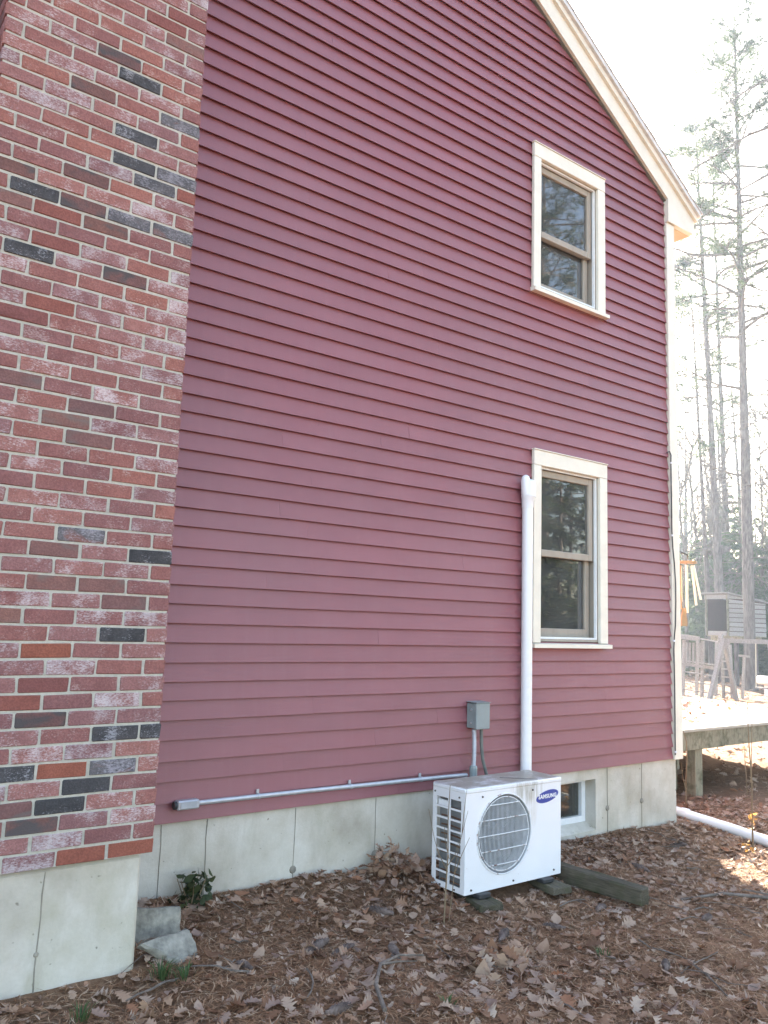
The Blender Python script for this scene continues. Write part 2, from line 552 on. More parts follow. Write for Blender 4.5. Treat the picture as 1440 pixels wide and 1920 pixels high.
ROOFM = simple('grey_asphalt_shingle', (0.55, 0.54, 0.55), 0.95, var=0.25, scale=60, bump=0.5)
SOFFIT = m_wood('raw_pine_soffit', (0.50, 0.43, 0.31), (0.60, 0.52, 0.39), 0.0, sc=(30, 2, 2))
def m_soil():
    k = NT('forest_floor'); k.set(0.95, 0, 0.15)
    c0 = k.coords()
    a = k.noise(c0, 1.3, 5, 0.6); b = k.noise(c0, 26, 6, 0.75); c = k.noise(c0, 150, 3, 0.7)
    col = k.ramp(b, [(0.28, (0.07, 0.038, 0.023)), (0.5, (0.185, 0.10, 0.058)), (0.72, (0.32, 0.195, 0.125))])
    col = k.mix(k.ramp(a, [(0.4, (0, 0, 0)), (0.65, (0.6, 0.6, 0.6))]), col, (0.23, 0.145, 0.095))
    col = k.mix(k.ramp(c, [(0.5, (0, 0, 0)), (0.7, (0.55, 0.55, 0.55))]), col, (0.27, 0.185, 0.125))
    # leaf-sized flecks carry on where single leaves are too far to tell apart
    vo = k.n('ShaderNodeTexVoronoi', feature='F1'); vo.inputs['Scale'].default_value = 9.0
    k.l(c0, vo.inputs['Vector'])
    fl = k.ramp(vo.outputs['Distance'], [(0.18, (0.7, 0.7, 0.7)), (0.34, (0, 0, 0))])
    hs = k.hsv((0.27, 0.16, 0.10), k.math('ADD', 0.49, k.math('MULTIPLY', k.noise(vo.outputs['Position'], 40, 1), 0.02)), 0.8, k.math('ADD', 0.5, k.noise(vo.outputs['Position'], 37, 1)))
    col = k.mix(k.math('MULTIPLY', fl, 0.6), col, hs)
    k.color(col)
    k.bump(k.math('ADD', b, k.math('MULTIPLY', c, 0.5)), 0.9, 0.02)
    return k.m
SOIL = m_soil()
def m_leaf():
    k = NT('dead_leaf'); k.set(0.75, 0, 0.25)
    oi = k.n('ShaderNodeObjectInfo'); ge = k.n('ShaderNodeNewGeometry')
    r = k.math('FRACT', k.math('ADD', k.math('MULTIPLY', oi.outputs['Random'], 7.3), ge.outputs['Random Per Island']))
    col = k.ramp(r, [(0.0, (0.15, 0.075, 0.045)), (0.16, (0.31, 0.155, 0.09)), (0.38, (0.46, 0.285, 0.19)), (0.62, (0.55, 0.39, 0.29)), (0.8, (0.38, 0.25, 0.20)), (0.92, (0.66, 0.52, 0.41)), (1.0, (0.38, 0.14, 0.06))])
    n = k.noise(k.coords(), 35, 4, 0.6)
    col = k.mix(k.math('MULTIPLY', n, 0.45), col, (0.09, 0.05, 0.032))
    k.color(col)
    tr = k.n('ShaderNodeBsdfTranslucent'); k.l(col, tr.inputs['Color'])
    mx = k.n('ShaderNodeMixShader'); mx.inputs[0].default_value = 0.22
    k.l(k.b.outputs[0], mx.inputs[1]); k.l(tr.outputs[0], mx.inputs[2]); k.l(mx.outputs[0], k.out.inputs['Surface'])
    return k.m
LEAF = m_leaf()
def m_needle_litter():
    k = NT('fallen_needles'); k.set(0.8, 0, 0.2)
    ge = k.n('ShaderNodeNewGeometry')
    k.color(k.ramp(ge.outputs['Random Per Island'], [(0.0, (0.13, 0.058, 0.03)), (0.5, (0.29, 0.145, 0.078)), (0.85, (0.40, 0.235, 0.14)), (1.0, (0.52, 0.39, 0.27))]))
    return k.m
NEEDLELIT = m_needle_litter()
def m_foliage(name, c1, c2, transl=0.35):
    k = NT(name); k.set(0.6, 0, 0.3)
    ge = k.n('ShaderNodeNewGeometry')
    f = k.noise(k.coords(), 0.9, 3, 0.6)
    r = k.math('ADD', k.math('MULTIPLY', ge.outputs['Random Per Island'], 0.5), k.math('MULTIPLY', f, 0.5))
    col = k.ramp(r, [(0.2, c1), (0.75, c2)])
    k.color(col)
    tr = k.n('ShaderNodeBsdfTranslucent'); k.l(col, tr.inputs['Color'])
    mx = k.n('ShaderNodeMixShader'); mx.inputs[0].default_value = transl
    k.l(k.b.outputs[0], mx.inputs[1]); k.l(tr.outputs[0], mx.inputs[2]); k.l(mx.outputs[0], k.out.inputs['Surface'])
    return k.m
PINEF = m_foliage('pine_needles', (0.035, 0.06, 0.028), (0.085, 0.115, 0.055))
HEMF = m_foliage('hemlock_needles', (0.03, 0.055, 0.022), (0.09, 0.125, 0.05), 0.45)
GRASSF = m_foliage('grass_blade', (0.045, 0.09, 0.03), (0.10, 0.15, 0.06))
DARKLEAF = m_foliage('glossy_dark_leaf', (0.018, 0.03, 0.014), (0.06, 0.075, 0.03), 0.15)
def m_bark(name, c1, c2):
    k = NT(name); k.set(0.95, 0, 0.2)
    f = k.noise(k.mapped((6, 6, 1.2)), 3, 6, 0.7, 0.3)
    k.color(k.ramp(f, [(0.32, c1), (0.68, c2)]))
    k.bump(f, 1.0, 0.03)
    return k.m
BARK = m_bark('pine_bark', (0.065, 0.055, 0.05), (0.19, 0.165, 0.15))
TWIG = m_bark('twig_bark', (0.09, 0.075, 0.065), (0.20, 0.17, 0.145))
STICK = m_bark('dead_stick', (0.11, 0.085, 0.07), (0.27, 0.22, 0.19))
CONEM = m_bark('pine_cone_scales', (0.07, 0.048, 0.042), (0.25, 0.185, 0.16))
ORANGEW = simple('oiled_wood', (0.30, 0.19, 0.10), 0.5, var=0.15)
CHIMEM = simple('pale_chime_tube', (0.62, 0.56, 0.45), 0.35, metal=0.3, var=0.05)
YLEAF = m_foliage('yellow_leaf', (0.30, 0.14, 0.04), (0.42, 0.26, 0.09), 0.4)
REDBARK = m_bark('young_stem', (0.16, 0.11, 0.07), (0.30, 0.22, 0.14))

# ------------------------------------------------------------------ ground and sky setting
def axis(fine0, fine1, step, lo, hi):
    a = list(np.arange(fine0, fine1 + 1e-6, step))
    s = step; x = fine1
    while x < hi:
        s *= 1.22; x += s; a.append(x)
    s = step; x = fine0; pre = []
    while x > lo:
        s *= 1.22; x -= s; pre.append(x)
    return np.array(pre[::-1] + a)
gx = axis(-6.0, 1.6, 0.035, -400, 400); gy = axis(-3.6, 1.6, 0.035, -400, 400)
X, Y = np.meshgrid(gx, gy)
Zg = ground(X, Y)
Vg = np.stack([X, Y, Zg], -1).reshape(-1, 3)
nx = len(gx)
i = np.arange(len(gy) - 1)[:, None] * nx + np.arange(nx - 1)[None]
T1 = np.stack([i, i + 1, i + nx + 1], -1).reshape(-1, 3); T2 = np.stack([i, i + nx + 1, i + nx], -1).reshape(-1, 3)
GROUND = np_mesh('ground', Vg, np.concatenate([T1, T2]), SOIL, None, True)
tag(GROUND, 'brown forest ground of needles and soil around the house', None, None, 'structure')

# ------------------------------------------------------------------ red house
EXP = 0.1016
ZROW = [0.0098, 0.104, 0.2097, 0.3097, 0.4152, 0.5135, 0.6127, 0.7072, 0.806, 0.9091, 1.007, 1.1081, 1.2095, 1.3108, 1.4091, 1.518, 1.6194, 1.723, 1.8251, 1.9269, 2.0306, 2.1349, 2.2341, 2.338, 2.4416, 2.544, 2.6483, 2.752, 2.8534, 2.9584, 3.061, 3.1621, 3.2602, 3.3601, 3.457, 3.5557, 3.6569, 3.7571, 3.8577, 3.961, 4.0599, 4.1616, 4.2643, 4.3624, 4.4651, 4.5729, 4.6748, 4.7709, 4.8677]
while len(ZROW) < 84:
    ZROW.append(ZROW[-1] + EXP)
RIDGE_X, SLOPE = -5.15, 0.615
XL, XR = -10.3, 0.0
def rake(x):
    return 4.915 - SLOPE * x if x > RIDGE_X else 4.915 - SLOPE * (2 * RIDGE_X - x)
RIDGE_Z = rake(RIDGE_X)
HOUSE = thing('red_house', (0, 0, -0.5), 'two storey gabled house clad in barn red clapboards on a concrete foundation', 'house')

# windows: (outer x0,x1,z0,z1), (inner opening)
WINS = [dict(o=(-1.752, -0.888, 3.585, 4.768), i=(-1.668, -0.985, 3.625, 4.655), meet=4.09, up=True),
        dict(o=(-1.733, -0.880, 0.925, 2.343), i=(-1.648, -0.975, 0.965, 2.232), meet=1.605, up=False)]

# wall shell behind the boards: strips around the two openings, gable, sides, back
wb = MB()
ys = 0.0250
def rect(x0, x1, z0, z1):
    wb.add([(x0, ys, z0), (x1, ys, z0), (x1, ys, z1), (x0, ys, z1)], [(0, 1, 2, 3)])
ix0, ix1 = -1.69, -0.955
zz = [0.0, WINS[1]['i'][2] - 0.02, WINS[1]['i'][3] + 0.02, WINS[0]['i'][2] - 0.02, WINS[0]['i'][3] + 0.02, 4.9]
rect(XL, ix0, 0, 4.9); rect(ix1, 0.06, 0, 4.9)
for a, b in ((0, 1), (2, 3), (4, 5)):
    rect(ix0, ix1, zz[a], zz[b])
wb.add([(XL, ys, 4.9), (0.06, ys, 4.9), (RIDGE_X, ys, RIDGE_Z + 0.1)], [(0, 1, 2)])
D_ = 9.0
wb.add([(0.06, ys, 0), (0.06, D_, 0), (0.06, D_, 4.9), (0.06, ys, 4.9)], [(0, 1, 2, 3)])
wb.add([(XL, ys, 0), (XL, D_, 0), (XL, D_, 4.9), (XL, ys, 4.9)], [(3, 2, 1, 0)])
wb.add([(XL, D_, 0), (0.06, D_, 0), (0.06, D_, 4.9), (RIDGE_X, D_, RIDGE_Z + 0.1), (XL, D_, 4.9)], [(4, 3, 2, 1, 0)])
wb.add([(XL, ys, 0), (0.06, ys, 0), (0.06, D_, 0), (XL, D_, 0)], [(0, 1, 2, 3)])
wb.build('wall', SIDING, HOUSE, recalc=False)

def clap(mb, x0, x1, zb, zt, za=None, zc=None, sl=None, wob=0.0):
    """one lapped board: butt at zb (proud, a thin slab with a gap behind), thin at zt; za/zc clip it"""
    za = zb if za is None else za; zc = zt if zc is None else zc
    def yy(z):
        return 0.0215 * (z - zb) / (zt - zb)
    def yb(z):
        t = (z - zb) / (zt - zb)
        return yy(z) + 0.0080 * (1 - t) + 0.0020 * t
    xa0, xa1, xb0, xb1 = x0, x1, x0, x1
    if sl is not None:        # cut along the rake: x end differs at bottom and top
        xa1, xb1 = sl
    n = max(1, int((max(xa1, xb1) - x0) / 0.45)) if wob else 1
    V = []
    for k in range(n + 1):
        t = k / n; w_ = random.uniform(-wob, wob) if wob else 0.0; w2 = random.uniform(-wob, wob) * 0.7 if wob else 0.0
        xa, xb = xa0 + (xa1 - xa0) * t, xb0 + (xb1 - xb0) * t
        V += [(xa, yy(za) + w2, za + w_), (xb, yy(zc), zc), (xa, yb(za) + w2, za + w_), (xb, yb(zc), zc)]
    F = []
    for k in range(n):
        a, b = 4 * k, 4 * k + 4
        F += [(a, b, b + 1, a + 1), (a + 2, a + 3, b + 3, b + 2), (a, a + 2, b + 2, b), (a + 1, b + 1, b + 3, a + 3)]
    e = 4 * n
    F += [(0, 1, 3, 2), (e, e + 2, e + 3, e + 1)]
    mb.add(V, F)

rest = MB()
FIXED_JOINTS = {1: [-3.62], 3: [-3.10], 4: [-2.6], 6: [-1.1], 12: [-3.9], 22: [-2.9]}
for n in range(82):
    zb, zt = ZROW[n], ZROW[n] + (ZROW[n + 1] - ZROW[n]) + 0.012
    def rx(z):
        return min(-0.002, (4.915 - z) / SLOPE - 0.005)
    xa, xb = rx(zb), rx(zt)
    if xb < -4.9 and xa < -4.9:
        pass
    in_view = n <= 63
    xs = -4.75
    # intervals cut by window openings
    segs = [(xs, max(xa, xb), None, None)]
    for W in WINS:
        i0, i1, j0, j1 = W['i']
        i0 -= 0.03; i1 += 0.03; j0 -= 0.025; j1 += 0.025
        new = []
        for (a, b, c, d) in segs:
            if zt <= j0 or zb >= j1 or b <= i0 or a >= i1:
                new.append((a, b, c, d)); continue
            if a < i0: new.append((a, i0, c, d))
            if b > i1: new.append((i1, b, c, d))
            if zb < j0 - 0.004: new.append((max(a, i0), min(b, i1), zb, j0))
            if zt > j1 + 0.004: new.append((max(a, i0), min(b, i1), j1, zt))
        segs = new
    for (a, b, c, d) in segs:
        if b - a < 0.02: continue
        cuts = [a]
        if c is None:
            cand = FIXED_JOINTS.get(n, None)
            if cand is None:
                cand = []
                p = a + random.uniform(0.9, 3.8)
                while p < b - 0.5:
                    cand.append(p); p += random.uniform(1.8, 4.2)
            cuts += [p for p in cand if a + 0.2 < p < b - 0.2]
        cuts.append(b)
        for p, q in zip(cuts[:-1], cuts[1:]):
            last = abs(q - max(xa, xb)) < 1e-6
            mb = MB() if in_view else rest
            dz = random.uniform(-0.0012, 0.0012)
            clap(mb, p + 0.0003, q - 0.0003, zb + dz, zt + dz, None if c is None else c, None if d is None else d, (xa, xb) if last and c is None else None, 0.0011)
            if in_view:
                mb.build('clapboard', SIDING, HOUSE, recalc=False)
    # left of and behind the chimney
    xl0 = 2 * RIDGE_X - xb
    if xl0 < -4.76 and n < 80:
        clap(rest, max(xl0, XL), min(-4.755, max(xa, -6)), zb, zt)
tag(rest.build('upper_clapboards', SIDING, HOUSE, recalc=False), None, None, None, 'stuff')

# foundation with the basement window opening
fy = 0.030
bo = (-1.60, -0.974, -0.445, -0.075)
fb = MB()
fb.box((XL, fy, -1.0), (bo[0], fy + 0.22, -0.001)); fb.box((bo[1], fy, -1.0), (0.075, fy + 0.22, -0.001))
fb.box((bo[0], fy, -1.0), (bo[1], fy + 0.22, bo[2])); fb.box((bo[0], fy, bo[3]), (bo[1], fy + 0.22, -0.001))
fb.box((-0.12, fy + 0.22, -1.0), (0.075, 9, -0.001))
FOUND = fb.build('foundation', CONC, HOUSE)
for xj, tie in ((-4.17, -0.32), (-3.63, -0.335), (-3.06, -0.33), (-2.25, None), (-0.835, -0.30), (-0.40, -0.29), (-4.42, None)):
    j = MB()
    zt_ = -0.004; wq = random.uniform(.3, .5)
    pts = [(xj + random.uniform(-.003, .003), fy - 0.002, zt_ - (zt_ + 0.6) * t) for t in np.linspace(0, 1, 7)]
    j.tube(pts, [x * wq for x in (0.006, 0.0045, 0.006, 0.004, 0.006, 0.005, 0.004)], 5)
    j.build('form_seam', SEAM, FOUND, True)
    if tie:
        h = MB(); h.tube([(xj, fy + 0.002, tie), (xj, fy - 0.006, tie), (xj, fy - 0.009, tie + 0.002)], [0.024, 0.018, 0.006], 9)
        h.build('form_tie', SEAM, FOUND, True)

# basement window
bw = MB()
wy = fy + 0.095
x0, x1, z0, z1 = bo[0] + 0.002, bo[1] - 0.002, bo[2] + 0.045, bo[3] - 0.002
fw = 0.045
bw.box((x0, wy, z0), (x0 + fw, wy + 0.06, z1)); bw.box((x1 - fw, wy, z0), (x1, wy + 0.06, z1))
bw.box((x0 + fw, wy, z0), (x1 - fw, wy + 0.06, z0 + fw)); bw.box((x0 + fw, wy, z1 - fw * 0.7), (x1 - fw, wy + 0.06, z1))
BWIN = bw.build('basement_window', ALU, HOUSE)
MB().box((x0 + fw, wy + 0.03, z0 + fw), (x1 - fw, wy + 0.036, z1 - fw * 0.7)).build('pane', m_glass('dusty_glass', (0.6, 0.6, 0.55), 0.16, 0.10), BWIN)
MB().prism([(fy - 0.004, bo[2] - 0.0), (fy + 0.2, bo[2] + 0.002), (fy + 0.2, z0 - 0.001), (wy - 0.005, z0 - 0.001)], 0, x0, x1).build('sill', CONC2, BWIN)
bb = MB(); bb.box((x0 - 0.3, 0.26, -0.9), (x1 + 0.3, 1.2, -0.02)); bb.build('cellar_dark_box', UNLITFILL, BWIN)  # solid dark box behind the pane, its colour standing in for unlit space

# double hung windows
for W in WINS:
    ox0, ox1, oz0, oz1 = W['o']; jx0, jx1, jz0, jz1 = W['i']
    # window jamb (box liner) is the part's own mesh
    jb = MB()
    jd = 0.13
    jb.box((jx0 - 0.02, 0.006, jz0 - 0.018), (jx0, jd, jz1 + 0.018)); jb.box((jx1, 0.006, jz0 - 0.018), (jx1 + 0.02, jd, jz1 + 0.018))
    jb.box((jx0, 0.006, jz1), (jx1, jd, jz1 + 0.018)); jb.box((jx0, 0.006, jz0 - 0.018), (jx1, jd, jz0))
    win = jb.build('window', SASH, HOUSE)
    f0 = -0.022
    MB().bbox((ox0, f0, oz0 + 0.012), (jx0 - 0.004, 0.006, oz1 - 0.112), 0.003).build('side_casing', TRIM, win)
    MB().bbox((jx1 + 0.004, f0, oz0 + 0.012), (ox1, 0.006, oz1 - 0.112), 0.003).build('side_casing', TRIM, win)
    MB().bbox((ox0, f0 - 0.001, oz1 - 0.111), (ox1, 0.006, oz1), 0.003).build('head_casing', TRIM, win)
    MB().bbox((ox0 - 0.004, f0 - 0.008, oz1 + 0.001), (ox1 + 0.004, 0.006, oz1 + 0.009), 0.002).build('drip_cap', TRIM, win)
    MB().prism([(-0.045, oz0 - 0.024), (0.02, oz0 - 0.024), (0.02, oz0 + 0.011), (-0.045, oz0 + 0.004)], 0, ox0 - 0.008, ox1 + 0.022).build('sill', TRIM, win)
    # white storm track round the opening
    st = MB()
    a, b, c, d = jx0 + 0.0005, jx1 - 0.0005, jz0 + 0.0005, jz1 - 0.0005
    tw = 0.014
    st.box((a, 0.010, c), (a + tw, 0.030, d)); st.box((b - tw, 0.010, c), (b, 0.030, d))
    st.box((a + tw, 0.010, d - tw), (b - tw, 0.030, d)); st.box((a + tw, 0.010, c), (b - tw, 0.030, c + tw))
    st.build('storm_track', ALU, win)
    mz = W['meet']
    def sash(x0, x1, z0, z1, y0, y1, st_w, top, bot, name):
        s = MB()
        s.bbox((x0, y0, z0), (x0 + st_w, y1, z1), 0.003); s.bbox((x1 - st_w, y0, z0), (x1, y1, z1), 0.003)
        s.bbox((x0 + st_w, y0, z1 - top), (x1 - st_w, y1, z1), 0.003); s.bbox((x0 + st_w, y0, z0), (x1 - st_w, y1, z0 + bot), 0.003)
        ob = s.build('sash', SASH, win)
        MB().box((x0 + st_w, (y0 + y1) / 2, z0 + bot), (x1 - st_w, (y0 + y1) / 2 + 0.004, z1 - top)).build('pane', GLASS, win)
    sash(jx0 + 0.016, jx1 - 0.016, mz - 0.035, jz1 - 0.016, 0.036, 0.070, 0.048, 0.05, 0.05, 'upper')
    sash(jx0 + 0.016, jx1 - 0.016, jz0 + 0.002, mz + 0.02, 0.074, 0.108, 0.048, 0.045, 0.075, 'lower')
    if W['up']:
        for k in range(26):
            z = jz0 + 0.06 + k * 0.021
            MB().prism([(0.150, z), (0.170, z + 0.011), (0.170, z + 0.013), (0.150, z + 0.002)], 0, jx0 + 0.05, jx1 - 0.05).build('blind_slat', BLIND, win)
    else:
        cu = MB()
        for (ca, cb) in ((jx0 - 0.02, jx0 + 0.30), (jx1 - 0.33, jx1 + 0.02)):
            xs_ = np.linspace(ca, cb, 40)
            V = []; F = []
            for q_, xx in enumerate(xs_):
                yy = 0.21 + 0.02 * math.sin(xx * 95) + 0.01 * math.sin(xx * 41)
                V += [(xx, yy, jz0 - 0.05), (xx, yy, jz1 + 0.05)]
                if q_: F.append((2 * q_ - 2, 2 * q_, 2 * q_ + 1, 2 * q_ - 1))
            cu.add(V, F)
        cu.build('curtain', CURTAIN, win, True, recalc=False)

# trim
MB().bbox((0.001, -0.014, 0.0), (0.118, 0.02, 4.70), 0.003).build('corner_board', TRIM, HOUSE)
MB().bbox((0.119, 0.0, 0.0), (0.140, 0.11, 4.70), 0.003).build('corner_board', TRIM, HOUSE)
rk = MB()
rk.prism([(RIDGE_X, RIDGE_Z), (0.0, 4.915), (0.0, 4.702), (0.395, 4.702), (0.418, 4.82), (0.418, 4.915 + 0.17 - SLOPE * 0.418), (RIDGE_X, RIDGE_Z + 0.17)], 1, -0.034, 0.013)
rk.prism([(RIDGE_X, RIDGE_Z), (RIDGE_X, RIDGE_Z + 0.17), (XL - 0.4, 4.915 + 0.17 - SLOPE * 0.4), (XL - 0.4, 4.70), (XL, 4.70), (XL, 4.915)], 1, -0.034, 0.013)
rk.build('rake_board', TRIM, HOUSE)
rm = MB()
rm.prism([(RIDGE_X, RIDGE_Z + 0.171), (0.43, 4.915 + 0.171 - SLOPE * 0.43), (0.43, 4.915 + 0.225 - SLOPE * 0.43), (RIDGE_X, RIDGE_Z + 0.225)], 1, -0.060, 0.013)
rm.build('rake_moulding', TRIM, HOUSE)
dk = simple('dark_bead', (0.16, 0.17, 0.15), 0.7)  # dark grey for the thin strip along the lower rake edge
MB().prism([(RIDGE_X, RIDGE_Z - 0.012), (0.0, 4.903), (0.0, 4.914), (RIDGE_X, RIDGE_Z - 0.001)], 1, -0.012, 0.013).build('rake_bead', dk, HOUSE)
rf = MB()
def slab(x0, x1, o, t, y0, y1):
    za, zb2 = (rake(x0), rake(x1)) if True else (0, 0)
    rf.prism([(x0, za + o), (x1, zb2 + o), (x1, zb2 + o + t), (x0, za + o + t)], 1, y0, y1)
slab(RIDGE_X, 0.45, 0.226, 0.045, -0.085, D_ + 0.2)
slab(XL - 0.45, RIDGE_X, 0.226, 0.045, -0.085, D_ + 0.2)
ROOF = rf.build('roof', simple('pale_drip_edge', (0.62, 0.61, 0.60), 0.6), HOUSE)
for k in range(44):      # shingle butts showing along the rake edge
    xa_ = 0.47 - k * 0.122; xb_ = xa_ - 0.15
    s = MB(); s.prism([(xa_, rake(xa_) + 0.272), (xb_, rake(xb_) + 0.272), (xb_, rake(xb_) + 0.276), (xa_, rake(xa_) + 0.282)], 1, -0.092 - 0.004 * random.random(), 1.0)
    s.build('shingle', ROOFM, ROOF)
MB().box((0.141, 0.014, 4.70), (0.39, D_, 4.72)).build('soffit', SOFFIT, HOUSE)
MB().box((0.395, 0.014, 4.702), (0.415, D_, 4.835)).build('fascia', TRIM, HOUSE)
MB().box((0.12, -0.004, 4.722), (0.39, 0.012, 4.80)).build('eave_block', TRIM, HOUSE)

# ------------------------------------------------------------------ brick chimney
CH = thing('brick_chimney', (-5.18, -0.3, -0.45), 'broad exterior chimney of mixed red and charcoal bricks on a concrete base', 'chimney')
CXR, CYF, CZ0 = -4.727, -0.600, 0.043
CHT, PIT = 0.0677, 0.2032
CXL = -5.608
core = MB()
core.box((CXL + 0.006, CYF + 0.005, CZ0 + 0.004), (CXR - 0.006, 0.0, 9.3))
core.build('mortar', MORTAR, CH)
base = MB()
n_ = 24
bx0, bx1 = CXL + 0.03, CXR - 0.035
base.bbox((bx0, CYF + 0.03, -1.0), (bx1, 0.028, CZ0 - 0.006), 0.012)
CB = base.build('concrete_base', CONC2, CH)
j = MB()
j.tube([(-5.165 + dx, CYF + 0.0292, z) for dx, z in ((.010, .026), (.004, -.06), (.006, -.15), (.002, -.24), (-.002, -.33), (0, -.42), (.003, -.55))], [0.002, 0.003, 0.0022, 0.003, 0.0025, 0.0035, 0.002], 5)
j.build('form_seam', SEAM, CB, True)
h = MB(); h.tube([(-5.165, CYF + 0.032, -0.28), (-5.165, CYF + 0.024, -0.28), (-5.165, CYF + 0.022, -0.279)], [0.011, 0.008, 0.003], 9)
h.build('form_tie', SEAM, CB, True)
BC = {'O': [(0, 0), (0, 1), (5, 2), (9, 3), (10, 2), (12, 2), (32, 3), (33, 3), (37, 3), (39, 3), (43, 0), (55, 1), (56, 0)], 'W': [(0, 2), (8, 3), (9, 1), (14, 0), (14, 1), (30, 0), (32, 0), (35, 4), (43, 2), (46, 3), (49, 3), (52, 0)], 'L': [(2, 1), (6, 0), (7, 3), (8, 1), (10, 0), (10, 3), (11, 3), (13, 2), (17, 2), (17, 3), (18, 1), (20, 2), (21, 3), (23, 3), (24, 3), (26, 0), (26, 3), (28, 0), (29, 3), (30, 3), (32, 1), (33, 2), (33, 4), (34, 0), (34, 2), (36, 0), (36, 2), (37, 4), (41, 2), (41, 3), (45, 1), (45, 4), (47, 1), (47, 2), (49, 1), (49, 2), (50, 4), (51, 3), (52, 3), (54, 1)], 'B': [(2, 2), (8, 2), (36, 1), (39, 2), (40, 2), (41, 4), (42, 2), (48, 2), (51, 2)], 'D': [(3, 2), (4, 1), (5, 3), (7, 0), (7, 1), (13, 1), (18, 0), (36, 3), (40, 3), (44, 1), (46, 1), (50, 1)], 'N': [(3, 3), (14, 3), (15, 1), (16, 1), (16, 2), (18, 2), (25, 2), (26, 2), (27, 2), (28, 3), (39, 4), (54, 0)], 'G': [(5, 1), (19, 2), (40, 0), (40, 1), (43, 1), (44, 0), (48, 0)]}
BMAP = {}
for c, l in BC.items():
    for ki in l:
        BMAP[tuple(ki)] = c
def brick_mesh(L, seed):
    rr = random.Random(seed)
    mb = MB()
    h = CHT - 0.0105
    mb.bbox((-L / 2, 0, -h / 2), (L / 2, 0.05, h / 2), 0.0035)
    mb.v = [(x + rr.uniform(-.0032, .0032), y + rr.uniform(-.0012, .0012), z + rr.uniform(-.0022, .0022)) for x, y, z in mb.v]
    return mb
import bmesh
def mesh_only(mb, name, mat):
    me = bpy.data.meshes.new(name)
    me.from_pydata(mb.v, [], mb.f)
    bm = bmesh.new(); bm.from_mesh(me); bmesh.ops.recalc_face_normals(bm, faces=bm.faces); bm.to_mesh(me); bm.free()
    me.materials.append(mat)
    return me
LF, LH = PIT - 0.0105, PIT / 2 - 0.0105
BM_CACHE = {}
def bmesh_for(L, c, v):
    key = (round(L, 4), c, v)
    if key not in BM_CACHE:
        BM_CACHE[key] = mesh_only(brick_mesh(L, hash((round(L, 4), v)) & 0xffff), 'brick', BR[c])
    return BM_CACHE[key]
corg = origin_of(CH)
bulk = {}
nb = 0
for k in range(0, 134):
    zc = CZ0 + (k + 0.5) * CHT
    u = 0.0
    lens = ([LF] * 4 + [LH]) if k % 2 == 0 else ([LH] + [LF] * 4)
    for i, L in enumerate(lens):
        x1 = CXR - u
        if x1 - L < CXL: L = x1 - CXL
        xc = x1 - L / 2
        u += L + 0.0105
        c = BMAP.get((k, i))
        if c is None:
            c = random.choices('RRRRRRRRRLLW')[0] if k < 61 else random.choices('RRRRRLNODWG')[0]
        if k <= 60 and not (i == 4 and False):
            ob = bpy.data.objects.new('brick', bmesh_for(L, c, random.randrange(5)))
            COL.objects.link(ob); ob.parent = CH
            ob.location = Vector((xc, CYF + random.uniform(-0.0015, 0.0015), zc)) - corg
            ob.rotation_euler = (0, random.uniform(-0.004, 0.004), 0)
            nb += 1
        else:
            b = bulk.setdefault(c, MB()); b.bbox((xc - L / 2, CYF, zc - 0.0286), (xc + L / 2, CYF + 0.05, zc + 0.0286), 0.0035)
    # returns on the two side faces
    for side in (0, 1):
        ys_ = [(CYF + 0.0515 + (0.1 if (k % 2 == 0) else 0.0) + j * PIT) for j in range(4)]
        if k % 2 == 0: ys_ = [CYF + 0.0515 - 0.0] + ys_[:3]
        for j, y0_ in enumerate(ys_):
            y1_ = min((ys_[j + 1] - 0.0105) if j + 1 < len(ys_) else y0_ + LF, -0.002)
            if y1_ - y0_ < 0.02: continue
            b = bulk.setdefault(random.choice('RRRRLNOB'), MB())
            if side == 0: b.bbox((CXL, y0_, zc - 0.0286), (CXL + 0.05, y1_, zc + 0.0286), 0.0035)
            else: b.bbox((CXR - 0.05, y0_, zc - 0.0286), (CXR, y1_, zc + 0.0286), 0.0035)
allb = MB(); mats = list(bulk)
for mi, c in enumerate(mats):
    allb.add(bulk[c].v, bulk[c].f, mi)
tag(allb.build('brickwork', [BR[c] for c in mats], CH), None, None, None, 'stuff')

# ------------------------------------------------------------------ line cover pipe, switch box, conduit
PX = -1.822
LC = thing('pipe_cover', (PX, -0.05, 0.0), 'tall round white plastic pipe cover running up the clapboards beside the lower window', 'pipe')
PR = 0.0385
MB().tube([(PX + 0.004, -PR - 0.002, -0.25), (PX, -PR - 0.002, 1.93)], PR, 24).build('pipe', PVC, LC, True)
cp = MB()
cp.tube([(PX, -PR - 0.002, 1.895), (PX, -PR - 0.002, 1.945), (PX, -PR - 0.004, 1.955), (PX, -PR - 0.006, 1.985)], [0.0415, 0.0425, 0.045, 0.050], 24)
cp.tube([(PX + 0.005, -0.046, 1.975), (PX + 0.007, -0.047, 2.06), (PX + 0.008, -0.045, 2.085), (PX + 0.008, -0.044, 2.098), (PX + 0.008, -0.044, 2.102)], [0.0505, 0.0495, 0.045, 0.030, 0.010], 24)
cp.tube([(PX - 0.016, -0.045, 1.96), (PX - 0.022, -0.045, 2.0), (PX - 0.024, -0.043, 2.09), (PX - 0.023, -0.040, 2.117), (PX - 0.022, -0.037, 2.128), (PX - 0.022, -0.036, 2.131)], [0.028, 0.035, 0.034, 0.027, 0.015, 0.005], 20)
cp.build('end_cap', PVC, LC, True)

